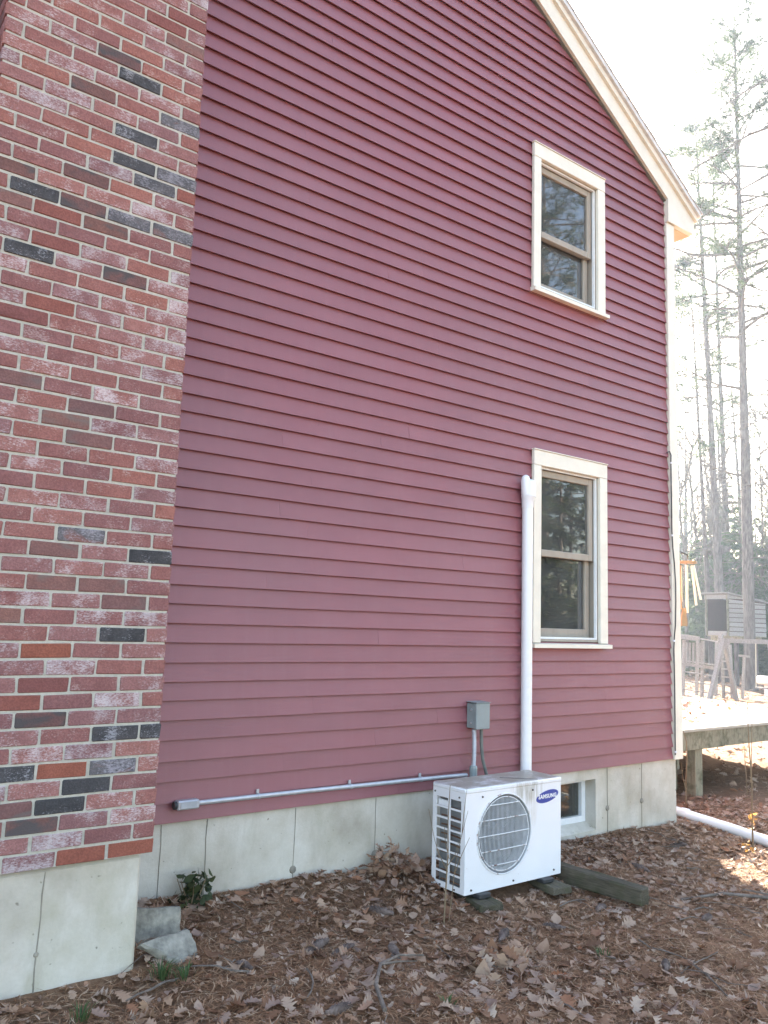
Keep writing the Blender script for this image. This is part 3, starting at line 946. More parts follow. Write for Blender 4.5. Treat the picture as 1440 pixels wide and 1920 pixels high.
EB = thing('switch_box', (-2.26, -0.045, 0.46), 'small grey metal electrical disconnect box with conduit below, above the outdoor unit', 'electrical box')
ez0, ez1, ex0, ex1 = 0.372, 0.540, -2.350, -2.226
MB().bbox((ex0 + 0.004, -0.072, ez0 + 0.004), (ex1 - 0.004, 0.004, ez1 - 0.004), 0.004).build('box', GREYBOX, EB)
cv = MB(); cv.bbox((ex0, -0.094, ez0), (ex1, -0.071, ez1), 0.004); cv.prism([(-0.098, ez1 + 0.001), (0.002, ez1 + 0.004), (0.002, ez1 + 0.007), (-0.098, ez1 + 0.004)], 0, ex0 - 0.004, ex1 + 0.004)
COV = cv.build('cover', GREYBOX, EB)
for (zz_) in (ez0 + 0.04, ez1 - 0.045):
    MB().tube([(ex0 + 0.002, -0.045, zz_), (ex0 - 0.006, -0.045, zz_)], 0.006, 8).build('screw', GALV, COV)
MB().box((ex1 - 0.002, -0.06, ez0 + 0.04), (ex1 + 0.016, -0.045, ez0 + 0.07)).build('latch', GREYBOX, COV)
fl = MB()
zf = np.linspace(0.370, 0.135, 90)
fl.tube([(-2.334 + 0.004 * math.sin(t * 3.1), -0.056, z) for t, z in zip(np.linspace(0, 1, 90), zf)], [0.0135 + (0.0022 if k % 3 == 0 else 0) for k in range(90)], 12)
fl.build('flexible_conduit', GALV, EB, True)
MB().tube([(-2.334, -0.056, 0.142), (-2.334, -0.056, 0.136), (-2.334, -0.056, 0.126), (-2.334, -0.056, 0.05)], [0.017, 0.023, 0.0255, 0.0255], 8).build('connector', GREYBOX, EB)
MB().tube([(-2.262, -0.05, 0.375), (-2.258, -0.05, 0.26), (-2.248, -0.053, 0.17), (-2.228, -0.06, 0.10), (-2.212, -0.07, 0.04), (-2.205, -0.09, -0.05)], 0.0115, 10).build('whip_hose', simple('grey_hose', (0.13, 0.135, 0.125), 0.5), EB, True)

MC = thing('metal_conduit', (-3.5, -0.02, 0.09), 'thin grey metal conduit running level along the lowest clapboards', 'conduit')
cpath = [(-4.33, -0.026, 0.097), (-3.6, -0.024, 0.0935), (-3.0, -0.025, 0.087), (-2.5, -0.025, 0.082), (-2.37, -0.03, 0.080)]
MB().tube(cpath, 0.0125, 14).build('conduit', GALV, MC, True)
el = MB(); el.bbox((-4.375, -0.050, 0.074), (-4.255, -0.003, 0.119), 0.006)
EL = el.build('junction_fitting', GALV, MC)
MB().tube([(-4.39, -0.03, 0.097), (-4.374, -0.03, 0.097)], [0.02, 0.02], 10).build('locknut', BLACKRUB, EL)
MB().bbox((-4.36, -0.053, 0.08), (-4.27, -0.0495, 0.113), 0.001).build('cover_plate', simple('fitting_cover', (0.42, 0.43, 0.45), 0.45), EL)
for sx in (-3.90, -3.29, -2.75):
    zc = float(np.interp(sx, [-4.33, -3.6, -3.0, -2.5], [0.097, 0.0935, 0.087, 0.082]))
    s = MB()
    s.tube([(sx - 0.007, -0.025, zc), (sx + 0.007, -0.025, zc)], 0.0150, 12)
    s.box((sx - 0.008, -0.012, zc + 0.012), (sx + 0.008, -0.004, zc + 0.034))
    s.build('pipe_strap', GALV, MC)

# ------------------------------------------------------------------ outdoor air conditioner unit
AX0, AX1, AYF, AYB, AZ0, AZ1 = -2.914, -2.113, -0.600, -0.325, -0.428, 0.112
AC = thing('outdoor_unit', (-2.914, -0.600, -0.428), 'white outdoor air conditioner unit with round fan grille, rust stained, beside the foundation', 'air conditioner')
Wd, Dp, Ht = AX1 - AX0, AYB - AYF, AZ1 - AZ0
def acp(x, y, z):        # unit-local -> world
    return (AX0 + x, AYF + y, AZ0 + z)
# front sheet with a round hole
fcx, fcz, fr_ = 0.312, 0.292, 0.219
fb_ = MB(); N = 72
ring = [(fcx + fr_ * math.cos(2 * math.pi * k / N), fcz + fr_ * math.sin(2 * math.pi * k / N)) for k in range(N)]
def tob(dx, dz):
    t = 1e9
    if dx > 1e-9: t = min(t, (Wd - 0.003 - fcx) / dx)
    if dx < -1e-9: t = min(t, (0.003 - fcx) / dx)
    if dz > 1e-9: t = min(t, (Ht - fcz) / dz)
    if dz < -1e-9: t = min(t, (0 - fcz) / dz)
    return (fcx + dx * t, fcz + dz * t)
angs = sorted(set([2 * math.pi * k / N for k in range(N)] + [math.atan2(z - fcz, x - fcx) % (2 * math.pi) for x in (0.003, Wd - 0.003) for z in (0, Ht)]))
inner = [(fcx + fr_ * math.cos(a), fcz + fr_ * math.sin(a)) for a in angs]
outer = [tob(math.cos(a), math.sin(a)) for a in angs]
NA = len(angs)
V = [acp(x, 0, z) for x, z in inner] + [acp(x, 0, z) for x, z in outer] + [acp(x, 0.018, z) for x, z in inner]
F = []
for k in range(NA):
    k2 = (k + 1) % NA
    F += [(k, NA + k, NA + k2, k2), (k, k2, 2 * NA + k2, 2 * NA + k)]
fb_.add(V, F)
# rounded vertical corner on the left, right side, back, floor
cr = []
for t in np.linspace(0, math.pi / 2, 5):
    cr.append((0.003 + 0.0 - 0.003 * math.sin(t), 0.003 - 0.003 * math.cos(t)))
fb_.add([acp(x, y, z) for x, y in cr for z in (0, Ht)], [(2 * k, 2 * k + 1, 2 * k + 3, 2 * k + 2) for k in range(4)])
cr2 = [(Wd - x, y) for x, y in cr]
fb_.add([acp(x, y, z) for x, y in cr2 for z in (0, Ht)], [(2 * k, 2 * k + 2, 2 * k + 3, 2 * k + 1) for k in range(4)])
fb_.add([acp(Wd, 0.003, 0), acp(Wd, Dp, 0), acp(Wd, Dp, Ht), acp(Wd, 0.003, Ht)], [(0, 1, 2, 3)])
fb_.add([acp(0.002, 0.003, 0.002), acp(Wd - 0.002, 0.003, 0.002), acp(Wd - 0.002, Dp, 0.002), acp(0.002, Dp, 0.002)], [(0, 3, 2, 1)])
fb_.build('casing', ACW, AC, recalc=False)
# left side panel: frame with 2 x 8 openings
lp = MB()
th = 0.006
ym = [0.003, 0.036, 0.127, 0.146, 0.244, Dp]     # frame | opening | bar | opening | frame
lp.box(acp(0, ym[0], 0), acp(th, ym[1], Ht)); lp.box(acp(0, ym[4], 0), acp(th, ym[5], Ht)); lp.box(acp(0, ym[2], 0.03), acp(th, ym[3], Ht - 0.045))
z_b, z_t = 0.032, Ht - 0.048
pitch = (z_t - z_b + 0.011) / 8
for a, b in ((ym[1], ym[2]), (ym[3], ym[4])):
    lp.box(acp(0, a, 0), acp(th, b, z_b)); lp.box(acp(0, a, z_t), acp(th, b, Ht))
    for k in range(1, 8):
        z = z_b + k * pitch - 0.011
        lp.box(acp(0, a, z), acp(th, b, z + 0.011))
# bars get joined where they meet the centre post
lp.box(acp(0, ym[2], 0), acp(th, ym[3], 0.03)); lp.box(acp(0, ym[2], Ht - 0.045), acp(th, ym[3], Ht))
lp.build('side_grille', ACW, AC)
# coil behind the grille and across the back
co = MB(); co.box(acp(0.03, 0.03, 0.01), acp(0.05, Dp - 0.03, Ht - 0.01)); co.box(acp(0.05, Dp - 0.05, 0.01), acp(Wd - 0.2, Dp - 0.03, Ht - 0.01))
COIL = co.build('coil', FINS, AC)
for k in range(10):
    z = 0.035 + k * 0.05
    MB().tube([acp(0.027, 0.05, z), acp(0.027, 0.15, z + 0.004), acp(0.027, Dp - 0.05, z)], 0.0045, 6).build('coil_tube', simple('dull_copper', (0.20, 0.11, 0.07), 0.5, metal=0.4) if k == 0 else bpy.data.materials['dull_copper'], COIL, True)
MB().box(acp(0.010, 0.150, Ht - 0.098), acp(0.022, 0.238, Ht - 0.066)).build('terminal_box', PVC, AC)
# shroud and fan
shv = MB()
nseg = 48
for (y0, r0, y1, r1) in ((0.004, fr_ - 0.004, 0.03, 0.195), (0.03, 0.195, 0.13, 0.195)):
    V = []; F = []
    for k in range(nseg):
        t = 2 * math.pi * k / nseg
        V += [acp(fcx + r0 * math.cos(t), y0, fcz + r0 * math.sin(t)), acp(fcx + r1 * math.cos(t), y1, fcz + r1 * math.sin(t))]
    F = [(2 * k, 2 * ((k + 1) % nseg), 2 * ((k + 1) % nseg) + 1, 2 * k + 1) for k in range(nseg)]
    shv.add(V, F)
shv.build('fan_shroud', SHROUD, AC, True)
fan = MB()
fan.tube([acp(fcx, 0.05, fcz), acp(fcx, 0.11, fcz)], 0.05, 24)
for k in range(3):
    t0 = 2 * math.pi * k / 3 + 0.4
    V = []; F = []
    for a in range(7):
        for b in range(5):
            t = t0 + a / 6 * 1.5 + 0.12 * b; r = 0.045 + 0.14 * b / 4
            V.append(acp(fcx + r * math.cos(t), 0.05 + 0.055 * a / 6, fcz + r * math.sin(t)))
    for a in range(6):
        for b in range(4):
            F.append((a * 5 + b, a * 5 + b + 1, a * 5 + b + 6, a * 5 + b + 5))
    fan.add(V, F)
fan.build('fan', FANGREY, AC, True)
MB().box(acp(0.09, 0.135, 0.02), acp(0.53, 0.14, Ht - 0.02)).build('motor_bracket', FINS, AC)
# fan guard: raised ring, five cross bars, fine upright wires
gr = MB()
rp = []
for k in range(N + 1):
    t = 2 * math.pi * k / N
    rp.append(acp(fcx + (fr_ + 0.002) * math.cos(t), -0.001, fcz + (fr_ + 0.002) * math.sin(t)))
gr.tube(rp, 0.0045, 6, caps=False)
rp = [acp(fcx + (fr_ - 0.016) * math.cos(2 * math.pi * k / N), 0.004, fcz + (fr_ - 0.016) * math.sin(2 * math.pi * k / N)) for k in range(N + 1)]
gr.tube(rp, 0.003, 6, caps=False)
GR = gr.build('guard_ring', RUSTW, AC, True)
wires = MB()
rg = fr_ - 0.012
for k in range(40):
    x = -rg + 2 * rg * (k + 0.5) / 40
    h = math.sqrt(max(rg * rg - x * x, 0))
    wires.tube([acp(fcx + x, 0.006, fcz - h), acp(fcx + x, 0.003, fcz), acp(fcx + x, 0.006, fcz + h)], 0.0023, 4, caps=False)
tag(wires.build('guard_wires', simple('grey_wire', (0.50, 0.51, 0.53), 0.4), GR), None, None, None, 'stuff')
for z in (-0.165, -0.085, 0.0, 0.085, 0.165):
    h = math.sqrt(rg * rg - z * z)
    MB().tube([acp(fcx - h, 0.002, fcz + z), acp(fcx, -0.001, fcz + z), acp(fcx + h, 0.002, fcz + z)], 0.0028, 6).build('guard_bar', RUSTW, GR, True)
for k in range(40):       # short spokes between the two rings, upper left quarter as seen
    pass
# lid
ld = MB(); ld.bbox(acp(-0.004, -0.005, Ht - 0.004), acp(Wd + 0.004, Dp + 0.004, Ht + 0.026), 0.008)
LID = ld.build('lid', ACW, AC, True)
MB().beam(acp(0.43, 0.16, Ht + 0.0265), acp(0.60, 0.01, Ht + 0.0265), 0.004, 0.002).build('lid_crease', BLACKRUB, LID)
SCREW = simple('dark_screw', (0.09, 0.075, 0.065), 0.5)
for (x, z) in ((0.13, 0.512), (0.545, 0.512), (0.05, 0.022), (0.385, 0.022), (0.735, 0.03)):
    MB().tube([acp(x, 0.002, z), acp(x, -0.006, z)], [0.0065, 0.005], 8).build('screw', SCREW, AC)
for (y, z) in ((0.05, 0.512), (0.255, 0.515), (0.08, 0.012), (0.2, 0.012)):
    MB().tube([acp(0.002, y, z), acp(-0.005, y, z)], [0.006, 0.005], 8).build('screw', SCREW, AC)
# badge
bcx, bcz, tl = 0.676, 0.463, math.radians(9)
bd = MB()
el_ = []
for k in range(40):
    t = 2 * math.pi * k / 40
    ex, ez = 0.099 * math.cos(t), 0.034 * math.sin(t)
    el_.append((AX0 + bcx + ex * math.cos(tl) - ez * math.sin(tl), AZ0 + bcz + ex * math.sin(tl) + ez * math.cos(tl)))
bd.prism(el_, 1, AYF - 0.0015, AYF + 0.0)
BADGE = bd.build('badge', BLUE, AC)
fc = bpy.data.curves.new('lettering', 'FONT')
fc.body = 'SAMSUNG'; fc.size = 0.0325; fc.align_x = 'CENTER'; fc.align_y = 'CENTER'; fc.extrude = 0.0004; fc.offset = 0.0011; fc.space_character = 1.12; fc.resolution_u = 3
fo = bpy.data.objects.new('lettering_curve', fc); COL.objects.link(fo)
bpy.context.view_layer.update()
tm = bpy.data.meshes.new_from_object(fo.evaluated_get(bpy.context.evaluated_depsgraph_get()))
bpy.data.objects.remove(fo); bpy.data.curves.remove(fc)
tm.name = 'lettering'; tm.materials.clear(); tm.materials.append(WHITEINK)
sh = math.tan(tl) * 0.15
for v in tm.vertices:
    x, y, z = v.co
    v.co = Vector((x * 1.0, z, y + x * sh * 0.5))
lt = link('lettering', tm, BADGE)
lt.location = Vector((AX0 + bcx, AYF - 0.0024, AZ0 + bcz)) - origin_of(BADGE)
# feet
for fx in (0.13, 0.655):
    ft = MB()
    ft.bbox(acp(fx - 0.045, -0.035, -0.026), acp(fx + 0.045, 0.03, -0.0015), 0.004)
    ft.tube([acp(fx - 0.02, -0.018, -0.028), acp(fx - 0.02, -0.018, -0.002)], 0.008, 8); ft.tube([acp(fx + 0.02, -0.018, -0.028), acp(fx + 0.02, -0.018, -0.004)], 0.008, 8)
    ft.bbox(acp(fx - 0.04, Dp - 0.03, -0.026), acp(fx + 0.04, Dp + 0.02, -0.0015), 0.004)
    ft.build('foot', BLACKRUB, AC)

# ------------------------------------------------------------------ boards under the unit, timber, rubble
def block(name, p, size, rz, mat, label, cat, group=None, tilt=0.0, seed=1, rough=0.004):
    rr = random.Random(seed)
    o = MB(); sx, sy, sz = size
    nxs = max(2, int(sx / 0.06)); nys = max(2, int(sy / 0.06))
    o.bbox((-sx / 2, -sy / 2, 0), (sx / 2, sy / 2, sz), 0.006)
    me = mesh_only(o, name, mat)
    bm = bmesh.new(); bm.from_mesh(me)
    bmesh.ops.subdivide_edges(bm, edges=[e for e in bm.edges if e.calc_length() > 0.05], cuts=4, use_grid_fill=True)
    for v in bm.verts:
        v.co += Vector((rr.uniform(-rough, rough), rr.uniform(-rough, rough), rr.uniform(-rough, rough)))
    bm.to_mesh(me); bm.free()
    ob = link(name, me, None, True)
    ob.location = p; ob.rotation_euler = (tilt, 0, rz)
    return tag(ob, label, cat, group)
block('wooden_block', (-2.775, -0.50, -0.492), (0.145, 0.46, 0.037), math.radians(-12), MOSSY, 'dark mossy board under the left foot of the outdoor unit', 'wooden block', 'boards under the outdoor unit', seed=3)
block('wooden_block', (-2.205, -0.50, -0.498), (0.145, 0.46, 0.040), math.radians(-10), MOSSY, 'dark mossy board under the right foot of the outdoor unit', 'wooden block', 'boards under the outdoor unit', seed=4)
block('timber', (-1.975, -0.765, -0.512), (0.086, 0.64, 0.097), math.radians(4), MOSSY, 'mossy square timber lying in the leaves right of the outdoor unit', 'timber', tilt=math.radians(0), seed=5)
ROCK = simple('lichened_concrete', (0.24, 0.225, 0.19), 0.95, var=0.45, scale=22, bump=0.9)
def rubble(name, poly, thick, p, rot, label):
    o = MB(); o.prism(poly, 1, -thick / 2, thick / 2)
    me = mesh_only(o, name, ROCK)
    bm = bmesh.new(); bm.from_mesh(me)
    bmesh.ops.bevel(bm, geom=list(bm.edges), offset=0.008, segments=1, affect='EDGES')
    bmesh.ops.subdivide_edges(bm, edges=[e for e in bm.edges if e.calc_length() > 0.04], cuts=3, use_grid_fill=True)
    rr = random.Random(len(label))
    for v in bm.verts: v.co += Vector([rr.uniform(-.006, .006) for _ in range(3)])
    bm.to_mesh(me); bm.free()
    ob = link(name, me, None, True); ob.location = p; ob.rotation_euler = rot
    return tag(ob, label, 'concrete chunk')
rubble('concrete_chunk', [(-0.14, -0.10), (0.13, -0.10), (0.135, 0.055), (-0.13, 0.09)], 0.06, (-4.60, -0.33, -0.345), (math.radians(-14), 0, math.radians(-4)), 'upright slab of broken concrete leaning by the chimney base')
rubble('concrete_chunk', [(-0.13, 0.04), (-0.02, -0.05), (0.10, -0.17), (0.125, 0.0), (0.11, 0.06)], 0.045, (-4.61, -0.545, -0.375), (math.radians(-48), math.radians(2), math.radians(4)), 'wedge of broken concrete lying below the slab by the chimney base')

# ------------------------------------------------------------------ drain pipe, deck
DR = thing('drain_pipe', (0.34, -0.2, -0.5), 'white plastic drain pipe lying on the ground past the house corner', 'pipe')
dp = [(x, y, gz(x, y) + 0.043) for x, y in ((0.37, 2.4), (0.36, 1.2), (0.35, 0.2), (0.325, -0.35), (0.30, -0.9), (0.26, -1.9))]
MB().tube(dp, 0.042, 18).build('pipe', PVC, DR, True)
MB().tube([(0.352, 0.155, dp[2][2]), (0.351, 0.10, dp[2][2])], 0.0445, 18).build('coupling', PVC, DR, True)

DX0, DX1, DY0, DY1, DZ = 0.16, 4.86, 0.62, 6.4, 0.112
DK = thing('wooden_deck', (0.16, 0.62, -0.55), 'low weathered wooden deck strewn with leaves beyond the house corner', 'deck')
yy_ = DY0 - 0.02; k = 0
while yy_ < DY1:
    MB().bbox((DX0, yy_, DZ - 0.028), (DX1, yy_ + 0.139, DZ + random.uniform(-0.001, 0.001)), 0.003).build('plank', DECKW, DK)
    yy_ += 0.145
MB().bbox((DX0 - 0.02, DY0 + 0.0, -0.092), (1.84, DY0 + 0.038, DZ - 0.0285), 0.003).build('fascia_board', FASCIA, DK)
MB().bbox((1.843, DY0 + 0.001, -0.088), (DX1, DY0 + 0.039, DZ - 0.0285), 0.003).build('fascia_board', FASCIA, DK)
MB().bbox((DX1 - 0.04, DY0 + 0.04, -0.09), (DX1 - 0.002, DY1, DZ - 0.029), 0.003).build('fascia_board', FASCIA, DK)
for jx in np.arange(0.6, 4.7, 0.6):
    MB().box((jx, DY0 + 0.0395, -0.085), (jx + 0.038, DY1 - 0.05, DZ - 0.0295)).build('joist', FASCIA, DK)
for (px, py) in ((1.44, 0.71), (3.2, 0.71), (4.72, 0.71), (1.44, 2.9), (4.72, 2.9), (4.72, 5.8), (1.44, 5.8)):
    MB().bbox((px - 0.062, py - 0.05, -0.75), (px + 0.062, py + 0.05, -0.0855 if py > 1 else -0.0925), 0.004).build('post', FASCIA, DK)
MB().bbox((1.22, 0.98, -0.62), (1.56, 1.12, -0.09), 0.004).build('blocking', FASCIA, DK)
block('concrete_block', (2.75, 1.9, -0.60), (0.39, 0.19, 0.19), 0.3, CONC, 'grey concrete block lying in the dark under the deck', 'concrete block', seed=9)

# ------------------------------------------------------------------ cable on the corner board
CBL = thing('cable', (0.0, -0.02, 1.2), 'thin black cable clipped down the edge of the cream corner board', 'cable')
cpt = [(-0.05, -0.012, 2.575), (-0.015, -0.018, 2.59), (0.004, -0.02, 2.56), (0.0, -0.02, 2.50), (0.001, -0.02, 2.2), (-0.001, -0.02, 1.9), (0.006, -0.022, 1.75), (0.022, -0.024, 1.62), (0.034, -0.024, 1.45), (0.034, -0.024, 1.3), (0.022, -0.024, 1.1), (0.006, -0.022, 1.0), (0.0, -0.02, 0.9), (0.003, -0.02, 0.6), (0.0, -0.02, 0.3), (-0.004, -0.02, 0.04)]
MB().tube(cpt, 0.005, 6).build('wire', BLACKRUB, CBL, True)
for z in (2.49, 1.86, 0.97, 0.065):
    c = MB(); c.bbox((-0.010, -0.030, z - 0.008), (0.008, -0.013, z + 0.008), 0.002); c.tube([(-0.016, -0.02, z), (-0.006, -0.02, z)], 0.003, 6)
    c.build('clip', PVC, CBL)

# ------------------------------------------------------------------ wind chime by the corner
WC = thing('wind_chime', (0.56, 0.19, 1.70), 'wooden wind chime with pale tubes hanging beside the house corner', 'wind chime')
MB().tube([(0.142, 0.16, 1.78), (0.35, 0.17, 1.77), (0.56, 0.19, 1.745)], 0.007, 8).build('hook_arm', BLACKRUB, WC, True)
MB().tube([(0.56, 0.19, 1.668), (0.56, 0.19, 1.688)], 0.082, 20).build('top_disc', ORANGEW, WC)
MB().tube([(0.56, 0.19, 1.688), (0.56, 0.19, 1.745)], 0.0025, 5).build('cord', STICK, WC)
for k, (dx, dy, ln, t) in enumerate(((-0.05, 0.045, 0.40, 0), (-0.015, 0.0, 0.43, 0), (0.02, -0.03, 0.36, 0.05), (0.03, -0.04, 0.31, 0.09), (-0.02, 0.06, 0.33, 0), (-0.055, -0.02, 0.38, 0))):
    px, py = 0.56 + dx, 0.19 + dy
    MB().tube([(px, py, 1.65), (px + t * 0.4, py - t * 0.5, 1.65 - ln)], 0.0105, 10).build('chime_tube', CHIMEM if k != 0 else ORANGEW, WC, True)
    MB().tube([(px, py, 1.65), (px, py, 1.668)], 0.0015, 4).build('string', STICK, WC)
MB().tube([(0.53, 0.22, 1.668), (0.53, 0.22, 1.26)], 0.0015, 4).build('clapper_cord', STICK, WC)
MB().prism([(-0.042 + 0.53, 1.10), (0.045 + 0.53, 1.10), (0.048 + 0.53, 1.14), (0.53 + 0.02, 1.262), (0.53 - 0.012, 1.262), (0.53 - 0.05, 1.15)], 1, 0.214, 0.226).build('wind_sail', ORANGEW, WC)

# ------------------------------------------------------------------ leaf litter, needles, cones, sticks
def leaf_geo(seed):
    """lobed oak leaf about 1 unit long, curled; returns verts, tris"""
    rr = random.Random(seed)
    t = [0, .10, .17, .26, .34, .43, .52, .61, .70, .80, .90, 1.0]
    wv = [.012, .016, .10, .26, .12, .36, .15, .40, .17, .27, .13, .02]
    wid = rr.uniform(0.75, 1.1)
    cu, cl, tw = rr.uniform(-0.9, 1.6), rr.uniform(-0.9, 0.9), rr.uniform(-0.7, 0.7)
    V = []
    for k, (tt, ww) in enumerate(zip(t, wv)):
        fwd = 0.05 if k in (3, 5, 7, 9) else 0.0
        for s in (-1, 0, 1):
            y = s * ww * wid * rr.uniform(0.85, 1.15)
            x = tt - 0.5 + (fwd if s else 0)
            z = cu * y * y + cl * (x * x - 0.08) + tw * x * y + rr.uniform(-.015, .015)
            V.append((x, y, z))
    T = []
    for k in range(len(t) - 1):
        for s in (0, 1):
            a = k * 3 + s
            T += [(a, a + 1, a + 4), (a, a + 4, a + 3)]
    return np.array(V), np.array(T)
LV = [leaf_geo(s) for s in range(10)]
def oval_geo(seed):
    rr = random.Random(seed)
    V = []; cu, cl = rr.uniform(-1.5, 1.8), rr.uniform(-.8, .8)
    for tt, ww in ((0, .01), (.1, .015), (.25, .2), (.45, .29), (.65, .25), (.85, .12), (1, .01)):
        for s in (-1, 0, 1):
            y = s * ww; x = tt - .5
            V.append((x, y, cu * y * y + cl * (x * x - .08) + rr.uniform(-.012, .012)))
    T = []
    for k in range(6):
        for s in (0, 1):
            a = k * 3 + s; T += [(a, a + 1, a + 4), (a, a + 4, a + 3)]
    return np.array(V), np.array(T)
LV += [oval_geo(s) for s in range(4)]

def density(x, y):
    d = 0.30 + 0.55 * vnoise(x * 1.3, y * 1.3, 21) ** 1.5
    d = d + 0.8 * np.clip((x + 3.2) / 2.0, 0, 1) * np.clip(vnoise(x * 1.7, y * 1.7, 22) * 1.6 - 0.25, 0, 1)
    d = d + 0.7 * np.exp(-((y + 0.06) / 0.14) ** 2) * (x < -2.6)
    d = d + 1.3 * np.exp(-(((x + 3.02) / 0.16) ** 2 + ((y + 0.18) / 0.2) ** 2))
    d = d + 0.5 * np.exp(-(((x + 1.5) / 0.7) ** 2 + ((y + 0.2) / 0.25) ** 2))
    return np.clip(d, 0, 1.4)
def sample_xy(n, x0, x1, y0, y1, fn, mx=1.4):
    xs = []; ys = []
    while sum(map(len, xs)) < n:
        x = rng.uniform(x0, x1, n); y = rng.uniform(y0, y1, n)
        k = rng.uniform(0, mx, n) < fn(x, y)
        xs.append(x[k]); ys.append(y[k])
    return np.concatenate(xs)[:n], np.concatenate(ys)[:n]
def blocked(x, y):
    b = (y > 0.0) & (x < 0.09)
    b |= (x > CXL - 0.05) & (x < CXR + 0.0) & (y > CYF - 0.0)
    b |= (x > AX0 + 0.02) & (x < AX1 - 0.02) & (y > AYF + 0.02) & (y < AYB)
    return b
NL = 10000
lx, ly = sample_xy(NL, -6.2, 1.6, -3.4, 0.6, density)
kp = ~blocked(lx, ly); lx, ly = lx[kp], ly[kp]
lz = ground(lx, ly) + rng.uniform(0.004, 0.022, len(lx)) + 0.05 * np.exp(-(((lx + 3.02) / 0.16) ** 2 + ((ly + 0.15) / 0.2) ** 2)) * rng.uniform(0, 4, len(lx))
lsz = rng.uniform(0.036, 0.098, len(lx))
lyaw = rng.uniform(0, 6.283, len(lx)); lpi = rng.normal(0, 0.20, len(lx)); lro = rng.normal(0, 0.22, len(lx))
flat_ = rng.uniform(0, 1, len(lx)) < 0.06
lpi[flat_] += rng.normal(0, 0.7, flat_.sum())
lvar = rng.integers(0, len(LV), len(lx))
# the 300 that show largest become single leaves
Cc = np.array(CAM_LOC)
P = np.stack([lx, ly, lz], -1) - Cc
rA, uA, fA = (np.array(v) for v in cam_axes())
dep = P @ fA; sx_ = 720 + 1545.66 * (P @ rA) / dep; sy_ = 960 - 1545.66 * (P @ uA) / dep
inv = (dep > 0.3) & (sx_ > 0) & (sx_ < 1440) & (sy_ < 1915)
size_px = np.where(inv, lsz / dep, 0)
order = np.argsort(-size_px)
big = order[:298]; small = order[298:]
LM = rotmats(lyaw, lpi, lro, lsz)
leaf_me = []
for V, T in LV:
    me = bpy.data.meshes.new('leaf'); me.from_pydata([tuple(v) for v in V], [], [tuple(t) for t in T]); me.materials.append(LEAF); smooth_mesh(me, 1.2)
    leaf_me.append(me)
for i in big:
    ob = bpy.data.objects.new('leaf', leaf_me[lvar[i]])
    COL.objects.link(ob); ob.parent = GROUND
    m4 = Matrix([list(LM[i][0]) + [lx[i]], list(LM[i][1]) + [ly[i]], list(LM[i][2]) + [lz[i] + 0.006], [0, 0, 0, 1]])
    ob.matrix_local = m4
def merge_leaves(idx, lx, ly, lz, LM, lvar):
    VV = []; TT = []; o = 0
    for v in range(len(LV)):
        s = idx[lvar[idx] == v]
        if not len(s): continue
        a, b = instance_np(LV[v][0], LV[v][1], np.stack([lx[s], ly[s], lz[s]], -1), LM[s])
        VV.append(a); TT.append(b + o); o += len(a)
    return np.concatenate(VV), np.concatenate(TT)
V, T = merge_leaves(small, lx, ly, lz, LM, lvar)
nf = 16000
fx_, fy_ = sample_xy(nf, -6.0, 1.4, -3.2, 0.5, density)
kf = ~blocked(fx_, fy_); fx_, fy_ = fx_[kf], fy_[kf]; nf = len(fx_)
FM = rotmats(rng.uniform(0, 6.283, nf), rng.normal(0, .45, nf), rng.normal(0, .5, nf), rng.uniform(.010, .038, nf))
Vf, Tf = merge_leaves(np.arange(nf), fx_, fy_, ground(fx_, fy_) + rng.uniform(.004, .018, nf), FM, rng.integers(0, len(LV), nf))
T = np.concatenate([T, Tf + len(V)]); V = np.concatenate([V, Vf])
tag(np_mesh('leaf_litter', V, T, LEAF, GROUND, True), None, None, None, 'stuff')

# further leaf litter: side yard, under and beyond the deck
def far_litter(n, x0, x1, y0, y1, s0, s1, zf=None, filt=None):
    x = rng.uniform(x0, x1, n); y = rng.uniform(y0, y1, n)
    k = ~blocked(x, y)
    if filt is not None: k &= filt(x, y)
    x, y = x[k], y[k]; n = len(x)
    z = (ground(x, y) if zf is None else np.full(n, zf)) + rng.uniform(0.004, 0.02, n)
    LMf = rotmats(rng.uniform(0, 6.283, n), rng.normal(0, .3, n), rng.normal(0, .3, n), rng.uniform(s0, s1, n))
    return merge_leaves(np.arange(n), x, y, z, LMf, rng.integers(0, len(LV), n))
V1, T1 = far_litter(2200, 0.1, 8, -3.5, 8, 0.07, 0.13)
V2, T2 = far_litter(2600, 7, 24, 0, 16, 0.09, 0.16)
V3, T3 = far_litter(2500, -12, 12, -12, -3.4, 0.08, 0.14)
V = np.concatenate([V1, V2, V3]); T = np.concatenate([T1, T2 + len(V1), T3 + len(V1) + len(V2)])
tag(np_mesh('leaf_litter', V, T, LEAF, GROUND, True), None, None, None, 'stuff')
V, T = far_litter(900, DX0 + 0.1, DX1 - 0.05, DY0 + 0.05, DY1, 0.06, 0.12, DZ + 0.004, lambda x, y: vnoise(x * 2, y * 2, 44) * 0.6 + 0.35 * np.clip((y - DY0 - 0.1) / 0.7, 0, 1) > 0.38)
tag(np_mesh('leaf_litter', V, T, LEAF, DK, True), None, None, None, 'stuff')

